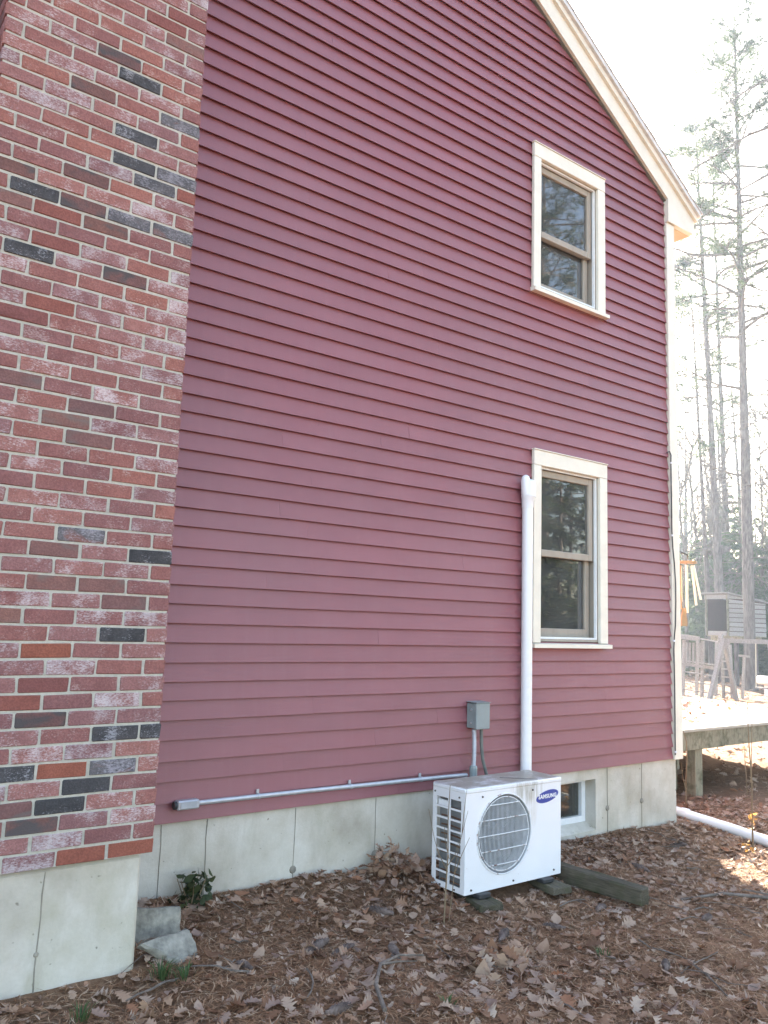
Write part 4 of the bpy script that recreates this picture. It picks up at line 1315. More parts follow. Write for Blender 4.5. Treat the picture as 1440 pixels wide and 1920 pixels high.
# pine needles: thin curved slivers
def needles(n, x0, x1, y0, y1, ln0, ln1, wd):
    x = rng.uniform(x0, x1, n); y = rng.uniform(y0, y1, n)
    k = ~blocked(x, y) & (rng.uniform(0, 1, n) < 0.35 + 0.9 * vnoise(x * 1.6, y * 1.6, 31))
    x, y = x[k], y[k]; n = len(x)
    a = rng.uniform(0, 6.283, n); L = rng.uniform(ln0, ln1, n) / 2
    dx, dy = np.cos(a) * L, np.sin(a) * L
    px, py = -np.sin(a) * wd / 2, np.cos(a) * wd / 2
    zc = ground(x, y) + rng.uniform(0.003, 0.016, n)
    tl = rng.normal(0, 0.14, n) * L
    bend = rng.normal(0, 0.18, n) * L
    mx_, my_ = x + px / wd * bend * 2, y + py / wd * bend * 2
    A = np.stack([x - dx, y - dy, zc - tl], -1); B = np.stack([x + dx, y + dy, zc + tl], -1)
    C1 = np.stack([mx_ + px, my_ + py, zc + 0.003], -1); C2 = np.stack([mx_ - px, my_ - py, zc + 0.003], -1)
    V = np.stack([A, C1, C2, B], 1).reshape(-1, 3)
    b = np.arange(n)[:, None] * 4
    T = np.concatenate([b + np.array([[0, 2, 1]]), b + np.array([[3, 1, 2]])], 1).reshape(-1, 3)
    return V, T
V1, T1 = needles(130000, -5.6, 0.6, -2.9, 0.15, 0.05, 0.11, 0.0034)
V2, T2 = needles(20000, -1, 4.5, -2, 2.4, 0.06, 0.12, 0.005)
tag(np_mesh('needle_litter', np.concatenate([V1, V2]), np.concatenate([T1, T2 + len(V1)]), NEEDLELIT, GROUND), None, None, None, 'stuff')

def cone_mesh(seed):
    rr = random.Random(seed); mb = MB()
    L = 0.115; R = 15
    for i in range(R):
        t = i / (R - 1); x = -L / 2 + L * t
        r = 0.0165 * math.sin(math.pi * (0.12 + 0.80 * t)) + 0.004
        n = 7
        for k in range(n):
            a = 2 * math.pi * (k + 0.5 * (i % 2)) / n + rr.uniform(-.1, .1)
            rr_ = r * rr.uniform(0.85, 1.2)
            c, s = math.cos(a), math.sin(a); c1, s1 = math.cos(a - .5), math.sin(a - .5); c2, s2 = math.cos(a + .5), math.sin(a + .5)
            mb.add([(x - 0.008, c * r * 0.3, s * r * 0.3), (x + 0.006, c1 * rr_ * .8, s1 * rr_ * .8), (x + 0.013, c * rr_, s * rr_), (x + 0.006, c2 * rr_ * .8, s2 * rr_ * .8)], [(0, 1, 2, 3)])
    mb.tube([(-L / 2 - 0.004, 0, 0), (L / 2, 0, 0)], [0.008, 0.005], 6)
    me = bpy.data.meshes.new('pine_cone'); me.from_pydata(mb.v, [], mb.f); me.materials.append(CONEM)
    return me
cone_meshes = [cone_mesh(s) for s in range(3)]
CONES = [(-3.95, -.72, .3, 'left pine cone of the pair lying close together between plant and sapling'), (-3.87, -.80, .1, 'right pine cone of the pair lying close together between plant and sapling'),
    (-3.42, -.50, 2.2, 'pine cone near the foundation, behind and left of the bare sapling'), (-3.02, -1.00, .5, 'pine cone just in front of the foot of the bare sapling'),
    (-2.66, -1.02, 1.9, 'pine cone in front of the left board under the outdoor unit'), (-2.22, -.98, .4, 'pine cone in front of the right board under the outdoor unit'),
    (-1.78, -1.36, .2, 'pine cone in front of the near end of the mossy timber'), (-1.30, -.60, 1.5, 'pine cone on the litter to the right of the mossy timber'),
    (-.50, -.36, 2.6, 'pine cone close to the right corner of the foundation'), (-1.22, -1.62, .7, 'pine cone below the grey forked branch on the right'),
    (-4.36, -.78, 1.7, 'pine cone right of the two grass tufts by the concrete chunks'), (-4.26, -1.34, .2, 'pine cone left of the pale curved branch'),
    (-3.64, -.90, 1.2, 'pine cone just behind the pale curved branch'), (-2.62, -1.66, .6, 'pine cone near the bottom edge, right of the upright curled leaves')]
for i, (x, y, a, lab) in enumerate(CONES):
    ob = bpy.data.objects.new('pine_cone', cone_meshes[i % 3]); COL.objects.link(ob)
    ob.location = (x, y, gz(x, y) + 0.018); ob.rotation_euler = (random.uniform(0, 6), random.uniform(-.15, .15), a)
    s = random.uniform(0.85, 1.25); ob.scale = (s, s, s)
    tag(ob, lab, 'pine cone', 'pine cones on the ground')

def stick(pts, r0, label, group='twigs on the ground', fork=None):
    mb = MB()
    p3 = [(x, y, gz(x, y) + 0.012 + h) for x, y, h in pts]
    mb.tube(p3, [r0 * (1 - 0.55 * k / (len(p3) - 1)) for k in range(len(p3))], 6)
    if fork:
        i, dx, dy, dz = fork
        a = Vector(p3[i]); mb.tube([a, a + Vector((dx, dy, dz)) * .5 + Vector((0, 0, .005)), a + Vector((dx, dy, dz))], [r0 * .6, r0 * .45, r0 * .25], 5)
    ob = mb.build('stick', STICK, None, True, loc=(pts[0][0], pts[0][1], gz(pts[0][0], pts[0][1])))
    return tag(ob, label, 'stick', group)
stick([(-4.10, -1.42, .01), (-4.03, -1.27, .03), (-3.90, -1.13, .05), (-3.74, -1.06, .05), (-3.58, -1.04, .02)], 0.010, 'pale curved dead branch arching over the needles in the foreground', fork=(2, .12, -.1, .02))
stick([(-0.75, -1.6, .01), (-1.05, -1.42, .02), (-1.3, -1.18, .01), (-1.55, -1.05, .0)], 0.014, 'grey forked branch lying among leaves below the sunlit patch', fork=(1, -.1, .2, .02))
tw = MB()
for i in range(70):
    x = random.uniform(-4.9, 0.2); y = random.uniform(-2.6, -0.25)
    if blocked(np.array([x]), np.array([y]))[0] or (AX0 - .2 < x < AX1 + .2 and y > -0.72): continue
    a = random.uniform(0, 6.28); L = random.uniform(0.08, 0.40); b = random.uniform(-.4, .4)
    pts = [(x + math.cos(a + b * t) * L * t, y + math.sin(a + b * t) * L * t) for t in np.linspace(0, 1, 5)]
    pts = [(p[0], p[1], gz(p[0], p[1]) + random.uniform(.012, .028)) for p in pts if not blocked(np.array([p[0]]), np.array([p[1]]))[0]]
    if len(pts) < 3: continue
    r = random.uniform(0.002, 0.0055)
    tw.tube(pts, [r * (1 - .5 * k / len(pts)) for k in range(len(pts))], 5)
    if i % 3 == 0:
        q = Vector(pts[1]); tw.tube([q, q + Vector((random.uniform(-.08, .08), random.uniform(-.08, .08), .012))], [r * .6, r * .3], 4)
tag(tw.build('twig_litter', STICK, GROUND, True, recalc=False), None, None, None, 'stuff')

def tuft(x, y, h, n, label):
    V = []; T = []
    z = gz(x, y)
    for k in range(n):
        a = random.uniform(0, 6.28); r = random.uniform(0, .035); lean = random.uniform(0.2, 0.9) * h
        bx, by = x + r * math.cos(a), y + r * math.sin(a); a2 = a + random.uniform(-.5, .5); hh = h * random.uniform(.6, 1)
        wx, wy = -math.sin(a2) * .0025, math.cos(a2) * .0025
        o = len(V)
        mx, my = bx + math.cos(a2) * lean * .35, by + math.sin(a2) * lean * .35
        V += [(bx - wx, by - wy, z), (bx + wx, by + wy, z), (mx - wx, my - wy, z + hh * .7), (mx + wx, my + wy, z + hh * .7), (bx + math.cos(a2) * lean, by + math.sin(a2) * lean, z + hh)]
        T += [(o, o + 1, o + 3), (o, o + 3, o + 2), (o + 2, o + 3, o + 4)]
    tag(np_mesh('grass_tuft', np.array(V), np.array(T), GRASSF), label, 'grass')
tuft(-4.70, -0.70, .085, 34, 'left of two small green grass tufts in front of the concrete chunks')
tuft(-4.62, -0.76, .075, 28, 'right of two small green grass tufts in front of the concrete chunks')
tuft(-5.07, -0.85, .07, 26, 'small green grass tuft at the bottom left by the chimney base')
tuft(-2.78, -1.42, .05, 22, 'tiny green tuft among leaves in the right foreground')
tuft(-3.85, -1.5, .05, 22, 'tiny green tuft among needles at the bottom centre')

# dark leafy plant against the foundation
pl = thing('leafy_plant', (-4.30, -0.10, gz(-4.30, -0.1)), 'small dark green leafy plant growing against the foundation by the chimney', 'plant')
V = []; T = []
lv_, lt_ = oval_geo(3)
pz = gz(-4.3, -.1)
n = 90
loc = np.stack([rng.normal(-4.30, .05, n), rng.normal(-.11, .04, n), pz + rng.uniform(.01, .17, n)], -1)
V, T = instance_np(lv_, lt_, loc, rotmats(rng.uniform(0, 6.28, n), rng.uniform(-1.2, 0.4, n), rng.normal(0, .6, n), rng.uniform(.035, .07, n)))
np_mesh('foliage', V, T, DARKLEAF, pl, True)
st = MB()
for k in range(7):
    a = k * .9; st.tube([(-4.30, -.10, pz - .02), (-4.30 + .05 * math.cos(a), -.11 + .04 * math.sin(a), pz + .08), (-4.30 + .08 * math.cos(a), -.11 + .05 * math.sin(a), pz + .15)], [.004, .003, .002], 5)
st.build('stem', REDBARK, pl, True)

# dead brown leaf clumps: behind the unit's left corner and mid foreground
def dead_clump(x, y, sx, sy, h, n, s0, s1, label):
    loc = np.stack([rng.normal(x, sx, n), rng.normal(y, sy, n), gz(x, y) + np.abs(rng.normal(0, h, n)) * .8 + .02], -1)
    loc[:, 1] = np.minimum(loc[:, 1], -0.02)
    V = []; T = []; o = 0
    M3 = rotmats(rng.uniform(0, 6.28, n), rng.uniform(-1.5, .3, n), rng.normal(0, .5, n), rng.uniform(s0, s1, n))
    va = rng.integers(0, len(LV), n)
    V, T = merge_leaves(np.arange(n), loc[:, 0], loc[:, 1], loc[:, 2], M3, va)
    tag(np_mesh('leaf_heap', V, T, LEAF, None, True), label, 'leaf heap')
dead_clump(-3.03, -0.12, .06, .05, .07, 90, .05, .10, 'heap of brown leaves drifted up the foundation behind the outdoor unit')
dead_clump(-3.30, -1.22, .12, .06, .035, 46, .08, .14, 'upright curled brown leaves in the middle foreground')

# bare saplings
def sapling(base, stems, label, group=None, r=0.004, cat='sapling', leaves=None):
    z0 = gz(*base)
    o = thing('sapling', (base[0], base[1], z0), label, cat, group)
    for j, st_ in enumerate(stems):
        pts = [(base[0] + a, base[1] + b, z0 + c) for a, b, c in st_]
        r0 = r if j == 0 else r * .55
        MB().tube(pts, [r0 * (1 - .6 * k / (len(pts) - 1)) for k in range(len(pts))], 6).build('stem' if j == 0 else 'twig', REDBARK, o, True)
    if leaves:
        n = len(leaves)
        loc = np.array([(base[0] + a, base[1] + b, z0 + c) for a, b, c in leaves])
        V, T = instance_np(LV[11][0], LV[11][1], loc, rotmats(rng.uniform(0, 6.28, n), rng.uniform(-1, 1, n), rng.normal(0, .7, n), rng.uniform(.04, .07, n)))
        np_mesh('foliage', V, T, YLEAF, o, True)
    return o
sapling((-3.17, -0.72), [[(0, 0, -.02), (.01, .0, .18), (.03, .01, .36), (.035, .02, .52), (.045, .02, .70)],
    [(.03, 0, -.02), (.055, 0, .15), (.075, .0, .3), (.11, 0, .42), (.16, .0, .56)], [(.065, 0, .24), (.12, 0, .34), (.175, .0, .42)],
    [(.02, .0, .27), (-.04, 0, .36), (-.075, 0, .44), (-.12, 0, .60)], [(.02, .0, .30), (.07, .0, .34), (.10, .0, .42)], [(.12, 0, .45), (.13, 0, .55), (.15, 0, .68)], [(.03, 0, .33), (.0, 0, .42), (-.01, 0, .5)]],
    'bare twiggy sapling standing in front of the outdoor unit side grille', r=0.0045)
sapling((0.08, -0.62), [[(0, 0, -.02), (.0, .0, .25), (.01, .0, .5), (.0, .01, .8), (.01, .02, 1.1)], [(.0, 0, .5), (.02, 0, .75), (.02, -.01, .96)], [(0, 0, .18), (-.06, .0, .30)]],
    'thin pale sapling with a few orange leaves on the right past the drain pipe', r=0.008, leaves=[(.0, 0, .22), (.02, .01, .2), (.03, .0, .18), (-.02, 0, .24), (.03, 0, .26), (.01, -.02, .23), (.02, .02, .15)])
sapling((0.80, 0.40), [[(0, 0, -.02), (.0, .0, .25), (.03, .0, .45), (.02, .0, .58), (-.03, .0, .68)], [(0, 0, .12), (-.05, .0, .28), (-.07, 0, .4)]], 'thin bare sapling in front of the deck post at the house corner', r=0.007)
sapling((1.95, 0.45), [[(0, 0, -.02), (-.01, .0, .2), (-.03, .0, .38), (-.04, .0, .55)], [(-.03, 0, .38), (.03, .0, .5)]], 'short bare sapling in front of the deck beam', r=0.006)
sapling((-0.15, -0.70), [[(0, 0, -.02), (.0, .0, .06), (.02, .0, .12)]], 'tiny seedling with yellow leaves at the edge of the sunlit ground', r=0.003, leaves=[(.0, 0, .1), (.03, 0, .12), (-.03, .01, .09), (.05, -.02, .06), (.02, -.04, .05), (-.05, -.03, .07)])

# ------------------------------------------------------------------ back yard: swing set, tree house
AV = Vector((0.875, 0.484, 0)); AR = Vector((0.484, -0.875, 0))
def L3(o, a, b, z):
    p = Vector(o) + AR * a + AV * b
    return (p.x, p.y, z)
SO = (13.30, 7.35, 0)
SG = -0.62
SW = thing('swing_set', (13.3, 7.35, SG), 'weathered wooden swing set with ladder and slatted tower beyond the deck', 'swing set')
def sp(a, b, z): return L3(SO, a, b, z)
MB().beam(sp(-0.05, 0, 0.885), sp(4.2, 0.3, 0.885), 0.10, 0.11).build('beam', GREYWOOD, SW)
for aa in (0.0, 4.0):
    MB().beam(sp(0.10 + aa, 0, 0.93), sp(-0.30 + aa, -0.3, SG - .1), 0.09, 0.11).build('leg', GREYWOOD, SW)
    MB().beam(sp(0.10 + aa, 0, 0.90), sp(0.36 + aa, 0.5, SG - .1), 0.09, 0.09).build('leg', GREYWOOD, SW)
MB().beam(sp(0.02, 0.0, 1.05), sp(0.02, 0, 0.45), 0.09, 0.09).build('post', GREYWOOD, SW)
MB().beam(sp(0.06, 0, 0.66), sp(0.30, 0.02, 0.95), 0.05, 0.07).build('brace', GREYWOOD, SW)
# tower
for a, b in ((-0.88, 0.5), (-0.42, 0.5), (-0.60, 1.6), (-0.12, 1.6)):
    MB().beam(sp(a, b, 0.86), sp(a - .06, b, SG - .1), 0.07, 0.07).build('post', GREYWOOD, SW)
for k in range(5):
    a = -0.82 + k * 0.085
    MB().beam(sp(a, 0.48, 0.80), sp(a - .02, 0.48, 0.27), 0.055, 0.025).build('slat', GREYWOOD, SW)
MB().beam(sp(-0.92, 0.46, 0.25), sp(-0.06, 0.46, 0.16), 0.04, 0.08).build('rail', GREYWOOD, SW)
MB().beam(sp(-1.0, 0.5, 0.95), sp(-0.5, 0.5, 0.90), 0.3, 0.12).build('top_board', GREYWOOD, SW)
MB().beam(sp(-0.60, 0.5, 0.92), sp(0.02, 0.1, 0.84), 0.03, 0.03).build('rail', GREYWOOD, SW)
for z in (0.35, 0.07, -0.16, -0.38, -0.54):
    MB().beam(sp(-0.9, 0.47, z - 0.02), sp(-0.05, 0.3, z - 0.1), 0.025, 0.03).build('rung', GREYWOOD, SW)
# ladder
for a in (0.02, 0.22):
    MB().beam(sp(a, 0.9, 0.78), sp(a + .02, 0.9, SG - .1), 0.06, 0.07).build('ladder_side', GREYWOOD, SW)
for k in range(6):
    z = 0.55 - k * 0.2
    MB().beam(sp(0.0, 0.88, z), sp(0.25, 0.88, z - .01), 0.06, 0.035).build('rung', GREYWOOD, SW)
MB().beam(sp(0.42, 1.2, 0.5), sp(0.68, 1.1, 0.48), 0.06, 0.05).build('ledge', GREYWOOD, SW)
MB().beam(sp(0.55, 1.2, 0.5), sp(0.48, 1.2, SG), 0.06, 0.05).build('post', GREYWOOD, SW)
# swing
for a0, a1 in ((0.82, 0.80), (1.10, 1.14)):
    MB().tube([sp(a0, 0.02, 0.84), sp(a1, 0.05, -0.22)], 0.012, 6).build('rope', CHIMEM, SW)
MB().beam(sp(0.78, 0.05, -0.23), sp(1.16, 0.05, -0.24), 0.16, 0.03).build('swing_seat', GREYWOOD, SW)

TH = thing('tree_house', (18.86, 10.3, 1.0), 'small weathered plank play house on stilts, open fronted, between two pine trunks', 'play house')
K = Vector((18.80, 10.22, 0)); d1 = Vector((-0.18, 0.98, 0)).normalized(); d2 = Vector((0.98, 0.18, 0)).normalized()
d1 = (-AR * 0.80 + AV * 0.60).normalized(); d2 = (AR * 0.70 + AV * 0.72).normalized()
def th(a, b, z): 
    p = K + d1 * a + d2 * b; return (p.x, p.y, z)
FW, SDp, TZ0, TZ1, TZ2 = 0.92, 1.55, 1.0, 2.33, 2.08
TM = GREYWOOD
SHADELINING = m_wood('dark_red_shade_lining', (0.05, 0.025, 0.02), (0.10, 0.05, 0.04), 0.0)
nb_ = 9
for k in range(nb_):
    z0_ = TZ0 + k * (TZ1 - TZ0) / nb_; z1_ = z0_ + (TZ1 - TZ0) / nb_ - 0.022
    def zc_(b): return TZ1 - (TZ1 - TZ2) * b / SDp - 0.02
    zA, zB = min(z1_, zc_(0)), min(z1_, zc_(SDp))
    if zB - z0_ < 0.02: zB = z0_ + 0.01
    for a_ in (0.0, FW):
        o_ = random.uniform(-.006, .006)
        mb = MB(); mb.add([th(a_ + o_, 0, z0_), th(a_ + o_, SDp, z0_), th(a_ + o_, SDp, zB), th(a_ + o_, 0, zA), th(a_ + .02 + o_, 0, z0_), th(a_ + .02 + o_, SDp, z0_), th(a_ + .02 + o_, SDp, zB), th(a_ + .02 + o_, 0, zA)],
              [(0, 1, 2, 3), (4, 7, 6, 5), (0, 4, 5, 1), (3, 2, 6, 7), (0, 3, 7, 4), (1, 5, 6, 2)])
        mb.build('board', TM, TH)
    if z1_ < TZ2:
        MB().beam(th(0.03, SDp - .01, (z0_ + z1_) / 2), th(FW - .01, SDp - .01, (z0_ + z1_) / 2), 0.02, z1_ - z0_).build('board', TM, TH)
for a_ in (0.06, FW - 0.05):
    MB().beam(th(a_, -0.012, TZ0), th(a_, -0.012, TZ1 - .02), 0.02, 0.10).build('door_post', FASCIA, TH)
MB().beam(th(0.0, -0.014, TZ1 - .09), th(FW + .02, -0.014, TZ1 - .09), 0.022, 0.15).build('header', TM, TH)
MB().beam(th(0.11, -0.014, TZ0 + .07), th(FW - .10, -0.014, TZ0 + .07), 0.022, 0.14).build('threshold', TM, TH)
rfm = MB(); rfm.add([th(-.08, -.12, TZ1 + .02), th(FW + .1, -.12, TZ1 + .02), th(FW + .1, SDp + .1, TZ2 + .0), th(-.08, SDp + .1, TZ2), th(-.08, -.12, TZ1 + .055), th(FW + .1, -.12, TZ1 + .055), th(FW + .1, SDp + .1, TZ2 + .035), th(-.08, SDp + .1, TZ2 + .035)],
        [(0, 3, 2, 1), (4, 5, 6, 7), (0, 1, 5, 4), (1, 2, 6, 5), (2, 3, 7, 6), (3, 0, 4, 7)])
rfm.build('roof', TM, TH)
fm = MB(); fm.add([th(0, 0, TZ0 - .03), th(FW, 0, TZ0 - .03), th(FW, SDp, TZ0 - .03), th(0, SDp, TZ0 - .03), th(0, 0, TZ0), th(FW, 0, TZ0), th(FW, SDp, TZ0), th(0, SDp, TZ0)], [(0, 3, 2, 1), (4, 5, 6, 7), (0, 1, 5, 4), (1, 2, 6, 5), (2, 3, 7, 6), (3, 0, 4, 7)])
fm.build('floor', FASCIA, TH)
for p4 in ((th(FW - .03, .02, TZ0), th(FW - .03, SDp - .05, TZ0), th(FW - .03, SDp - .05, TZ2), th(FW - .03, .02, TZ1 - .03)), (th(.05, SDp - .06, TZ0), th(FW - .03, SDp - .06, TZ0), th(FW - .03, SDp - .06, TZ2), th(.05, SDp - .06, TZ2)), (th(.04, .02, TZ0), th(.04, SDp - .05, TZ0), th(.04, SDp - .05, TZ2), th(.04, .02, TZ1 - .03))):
    MB().add(list(p4), [(0, 1, 2, 3)]).build('shade_lining', SHADELINING, TH)  # panels added to darken the inside, its shade put into their red-brown
for b_ in (0.35, 1.2):
    MB().beam(th(-.1, b_, TZ0 - .1), th(FW + .1, b_, TZ0 - .1), 0.09, 0.13).build('floor_beam', FASCIA, TH)
for a_, b_ in ((0.1, 0.35), (FW - .1, 0.35), (0.1, 1.2), (FW - .1, 1.2)):
    MB().beam(th(a_, b_, TZ0 - .17), th(a_, b_, -1.2), 0.09, 0.09).build('stilt', BARK, TH)
lp_ = MB()
wp = (15.9, 7.55)
lp_.bbox((wp[0] - .2, wp[1] - .2, -0.27), (wp[0] + .2, wp[1] + .2, -0.05), 0.05); lp_.tube([(wp[0], wp[1], -0.9), (wp[0], wp[1], -0.27)], 0.06, 8)
tag(lp_.build('bucket', PVC, None, True, loc=(wp[0], wp[1], -0.6)), 'white plastic tub on a stump at the right edge behind the swing', 'tub')

# ------------------------------------------------------------------ trees
NEEDLE_T = None
def tuft_geo(n, ln, wd, spread, seed):
    r = np.random.default_rng(seed)
    V = []; T = []
    for k in range(n):
        a = r.uniform(0, 6.283); s = r.uniform(.25, 1) * spread
        d = np.array([1.0, s * math.cos(a), s * math.sin(a)]); d /= np.linalg.norm(d)
        sd_ = np.cross(d, r.normal(size=3)); sd_ /= np.linalg.norm(sd_)
        L = ln * r.uniform(.6, 1.1); b = np.array([r.uniform(-.3, .1) * ln, 0, 0])
        o = len(V)
        V += [b - sd_ * wd, b + sd_ * wd, b + d * L]; T.append((o, o + 1, o + 2))
    return np.array(V), np.array(T)
def orient(dirs, scale):
    """rotation taking +x to dirs with random roll"""
    d = dirs / np.linalg.norm(dirs, axis=1, keepdims=True)
    ref = rng.normal(size=d.shape); b = np.cross(d, ref); b /= np.linalg.norm(b, axis=1, keepdims=True); c = np.cross(d, b)
    return np.stack([d, b, c], -1) * scale[:, None, None]
def limb_path(p, az, L, rise, droop, n=7, wob=0.06):
    pts = []
    x = np.array(p, float); d = np.array([math.cos(az), math.sin(az), rise])
    for k in range(n):
        pts.append(tuple(x)); x = x + d / np.linalg.norm(d) * L / (n - 1)
        d = d + np.array([random.uniform(-wob, wob) * 2, random.uniform(-wob, wob) * 2, -droop / n + random.uniform(-wob, wob)])
    return pts
def pine(label, base, top, r0, crown0, nlimb, lmax, dead=(), dead_n=0, group='tall pines beyond the yard', density=1.0, lean=None, mesh_from=None, tuft=(0.25, 0.0075)):
    bx, by, bz = base
    o = thing('pine_tree', (bx, by, bz), label, 'tree', group)
    H = top[2] - bz
    n = 14
    tp = []
    for k in range(n):
        t = k / (n - 1)
        off = 0.06 * math.sin(t * 7 + bx) * (t * (1 - t) * 4)
        tp.append((bx + (top[0] - bx) * t + off, by + (top[1] - by) * t + off * .6, bz - .15 + H * t))
    if lean:
        tp = [(x + lean[0] * math.sin(math.pi * k / (n - 1)), y + lean[1] * math.sin(math.pi * k / (n - 1)), z) for k, (x, y, z) in enumerate(tp)]
    rad = [r0 * ((1 - k / (n - 1)) ** 0.75 * 0.93 + 0.05) * random.uniform(.96, 1.04) for k in range(n)]; rad[0] *= 1.25
    MB().tube(tp, rad, 14).build('trunk', BARK, o, True)
    tpA = np.array(tp)
    lim = MB(); tips = []; dirs = []
    def at_h(t): return [float(np.interp(t, np.linspace(0, 1, n), tpA[:, k])) for k in range(3)]
    for i in range(nlimb):
        t = crown0 + (0.985 - crown0) * (i + random.random()) / nlimb
        L = lmax * (1 - (t - crown0) / (1 - crown0)) ** 0.7 * random.uniform(.55, 1.05) + .35
        az = random.uniform(0, 6.283)
        pts = limb_path(at_h(t), az, L, random.uniform(.05, .5), random.uniform(.1, .6))
        rr0 = 0.012 + 0.014 * L
        lim.tube(pts, [rr0 * (1 - .85 * k / 6) for k in range(7)], 5, caps=False)
        for k in range(2, 7):
            for s in range(2 if k < 6 else 3):
                P0 = np.array(pts[k]); az2 = az + random.choice((-1, 1)) * random.uniform(.3, 1.1)
                L2 = random.uniform(.2, .55) * (0.35 + L * .28)
                q = limb_path(P0, az2, L2, random.uniform(-.1, .5), .1, 4)
                lim.tube(q, [rr0 * .3, rr0 * .25, rr0 * .2, rr0 * .1], 3, caps=False)
                for m in range(int(round(random.uniform(4, 8) * density))):
                    u_ = random.uniform(.35, 1.05); a_, b_ = np.array(q[2]), np.array(q[3])
                    tips.append(np.array(q[0]) * (1 - u_) + b_ * u_ + rng.normal(0, .10, 3)); dv = b_ - a_ + rng.normal(0, .05, 3) + np.array([0, 0, .03]); dirs.append(dv)
    # dead lower limbs, bare
    for i in range(dead_n):
        t = random.uniform(*dead); az = random.uniform(0, 6.283); L = random.uniform(.5, 1.6) * lmax * .45
        pts = limb_path(at_h(t), az, L, random.uniform(-.1, .3), random.uniform(.2, .7))
        lim.tube(pts, [0.016 * (1 - .8 * k / 6) for k in range(7)], 4, caps=False)
        for k in range(2, 7):
            q = limb_path(pts[k], az + random.choice((-1, 1)) * random.uniform(.4, 1), L * random.uniform(.12, .35), random.uniform(-.3, .3), .2, 4)
            lim.tube(q, [.006, .005, .004, .002], 3, caps=False)
    tag(lim.build('limbs', TWIG, o, False, recalc=False), None, None, None, 'stuff')
    if tips:
        tips = np.array(tips); dirs = np.array(dirs)
        tv, tt = tuft_geo(10, tuft[0], tuft[1], .9, 5)
        V, T = instance_np(tv, tt, tips, orient(dirs, rng.uniform(.7, 1.25, len(tips))))
        tag(np_mesh('crown', V, T, PINEF, o), None, None, None, 'stuff')
    return o
GB = -0.65
PA = pine('tall pine with a slightly leaning trunk rising behind the play house', (20.25, 11.30, GB - .1), (19.95, 11.75, 20.5), 0.165, .60, 40, 2.6, (.2, .66), 60, density=.9)
PB = pine('tall straight pine standing in front of the play house, rightmost big trunk', (17.93, 9.10, GB), (17.97, 9.04, 22.0), 0.185, .50, 60, 3.2, (.15, .6), 60, density=1.0)
# second stem beside the leaning pine, other trunks in the wood
PC = pine('slender pine close to the left of the leaning pine', (20.9, 12.1, GB - .1), (20.6, 12.5, 15.5), 0.10, .5, 26, 1.6, (.2, .6), 44, density=.9)
PD = pine('pine just past the right edge with long bare limbs reaching into view', (16.9, 6.1, GB), (17.0, 6.0, 19.0), 0.18, .55, 34, 3.6, (.25, .6), 44, density=.8)
PE = pine('pine further back between the two big trunks', (26.5, 14.6, GB - .2), (26.3, 14.8, 23.0), 0.15, .45, 46, 3.0, (.15, .5), 40, density=.8)
PF = pine('pine far back at the right edge of the view', (25.6, 10.2, GB - .2), (25.7, 10.1, 24.0), 0.16, .42, 50, 3.4, (.15, .5), 40, density=.8)
def long_limb(tree, pts, r, nt_):
    mb = MB(); mb.tube(pts, [r * (1 - .8 * k / (len(pts) - 1)) for k in range(len(pts))], 6, caps=False)
    A = np.array(pts)
    tips = []; dirs = []
    for k in range(nt_):
        u_ = random.uniform(.25, 1) * (len(pts) - 1); i0 = min(int(u_), len(pts) - 2); P0 = A[i0] + (A[i0 + 1] - A[i0]) * (u_ - i0)
        dv = A[i0 + 1] - A[i0]; az = math.atan2(dv[1], dv[0]) + random.choice((-1, 1)) * random.uniform(.3, .9)
        q = limb_path(P0, az, random.uniform(.25, .9), random.uniform(-.4, .25), .2, 4)
        mb.tube(q, [r * .3, r * .22, r * .16, r * .08], 3, caps=False)
    mb.build('limb', TWIG, tree, True, recalc=False)
def lim_dir(p, a, b, z, n=7, sag=0.0, curl=0.0):
    """limb from trunk point p running a along the view's right axis, b in depth, z up"""
    P0 = np.array(p); out = []
    for k in range(n):
        t = k / (n - 1)
        q = P0 + np.array(AR) * a * t + np.array(AV) * b * t + np.array([0, 0, z * t - sag * math.sin(math.pi * t) + curl * t * t])
        out.append(tuple(q + np.array([random.uniform(-.03, .03) for _ in range(3)]) * (t > 0)))
    return out
for (z, a, b, dz, sag, r) in ((16.2, -3.6, -.6, -1.6, -.25, .045), (14.9, -3.2, .5, -1.2, -.2, .04), (13.6, -2.8, -.5, -.9, -.3, .035), (17.6, -2.8, .4, -.6, -.3, .035), (10.5, -3.0, -.3, -1.3, -.1, .03), (8.0, -2.6, .3, -1.2, .05, .028), (6.4, -2.8, -.2, -1.6, .05, .026)):
    long_limb(PD, lim_dir((16.95, 6.05, z), a, b, dz, sag=sag), r * 1.4, 22)
for (z, a, b, dz, sag, r) in ((13.2, -3.0, -.4, 1.0, .35, .045), (12.2, 1.8, .3, -.3, .2, .03), (8.7, -2.3, -.3, 1.3, .25, .04), (10.4, -1.8, .3, .9, .2, .03), (5.9, -2.0, .2, 1.2, .2, .03)):
    long_limb(PB, lim_dir((17.95, 9.07, z), a, b, dz, sag=sag), r * 1.3, 20)

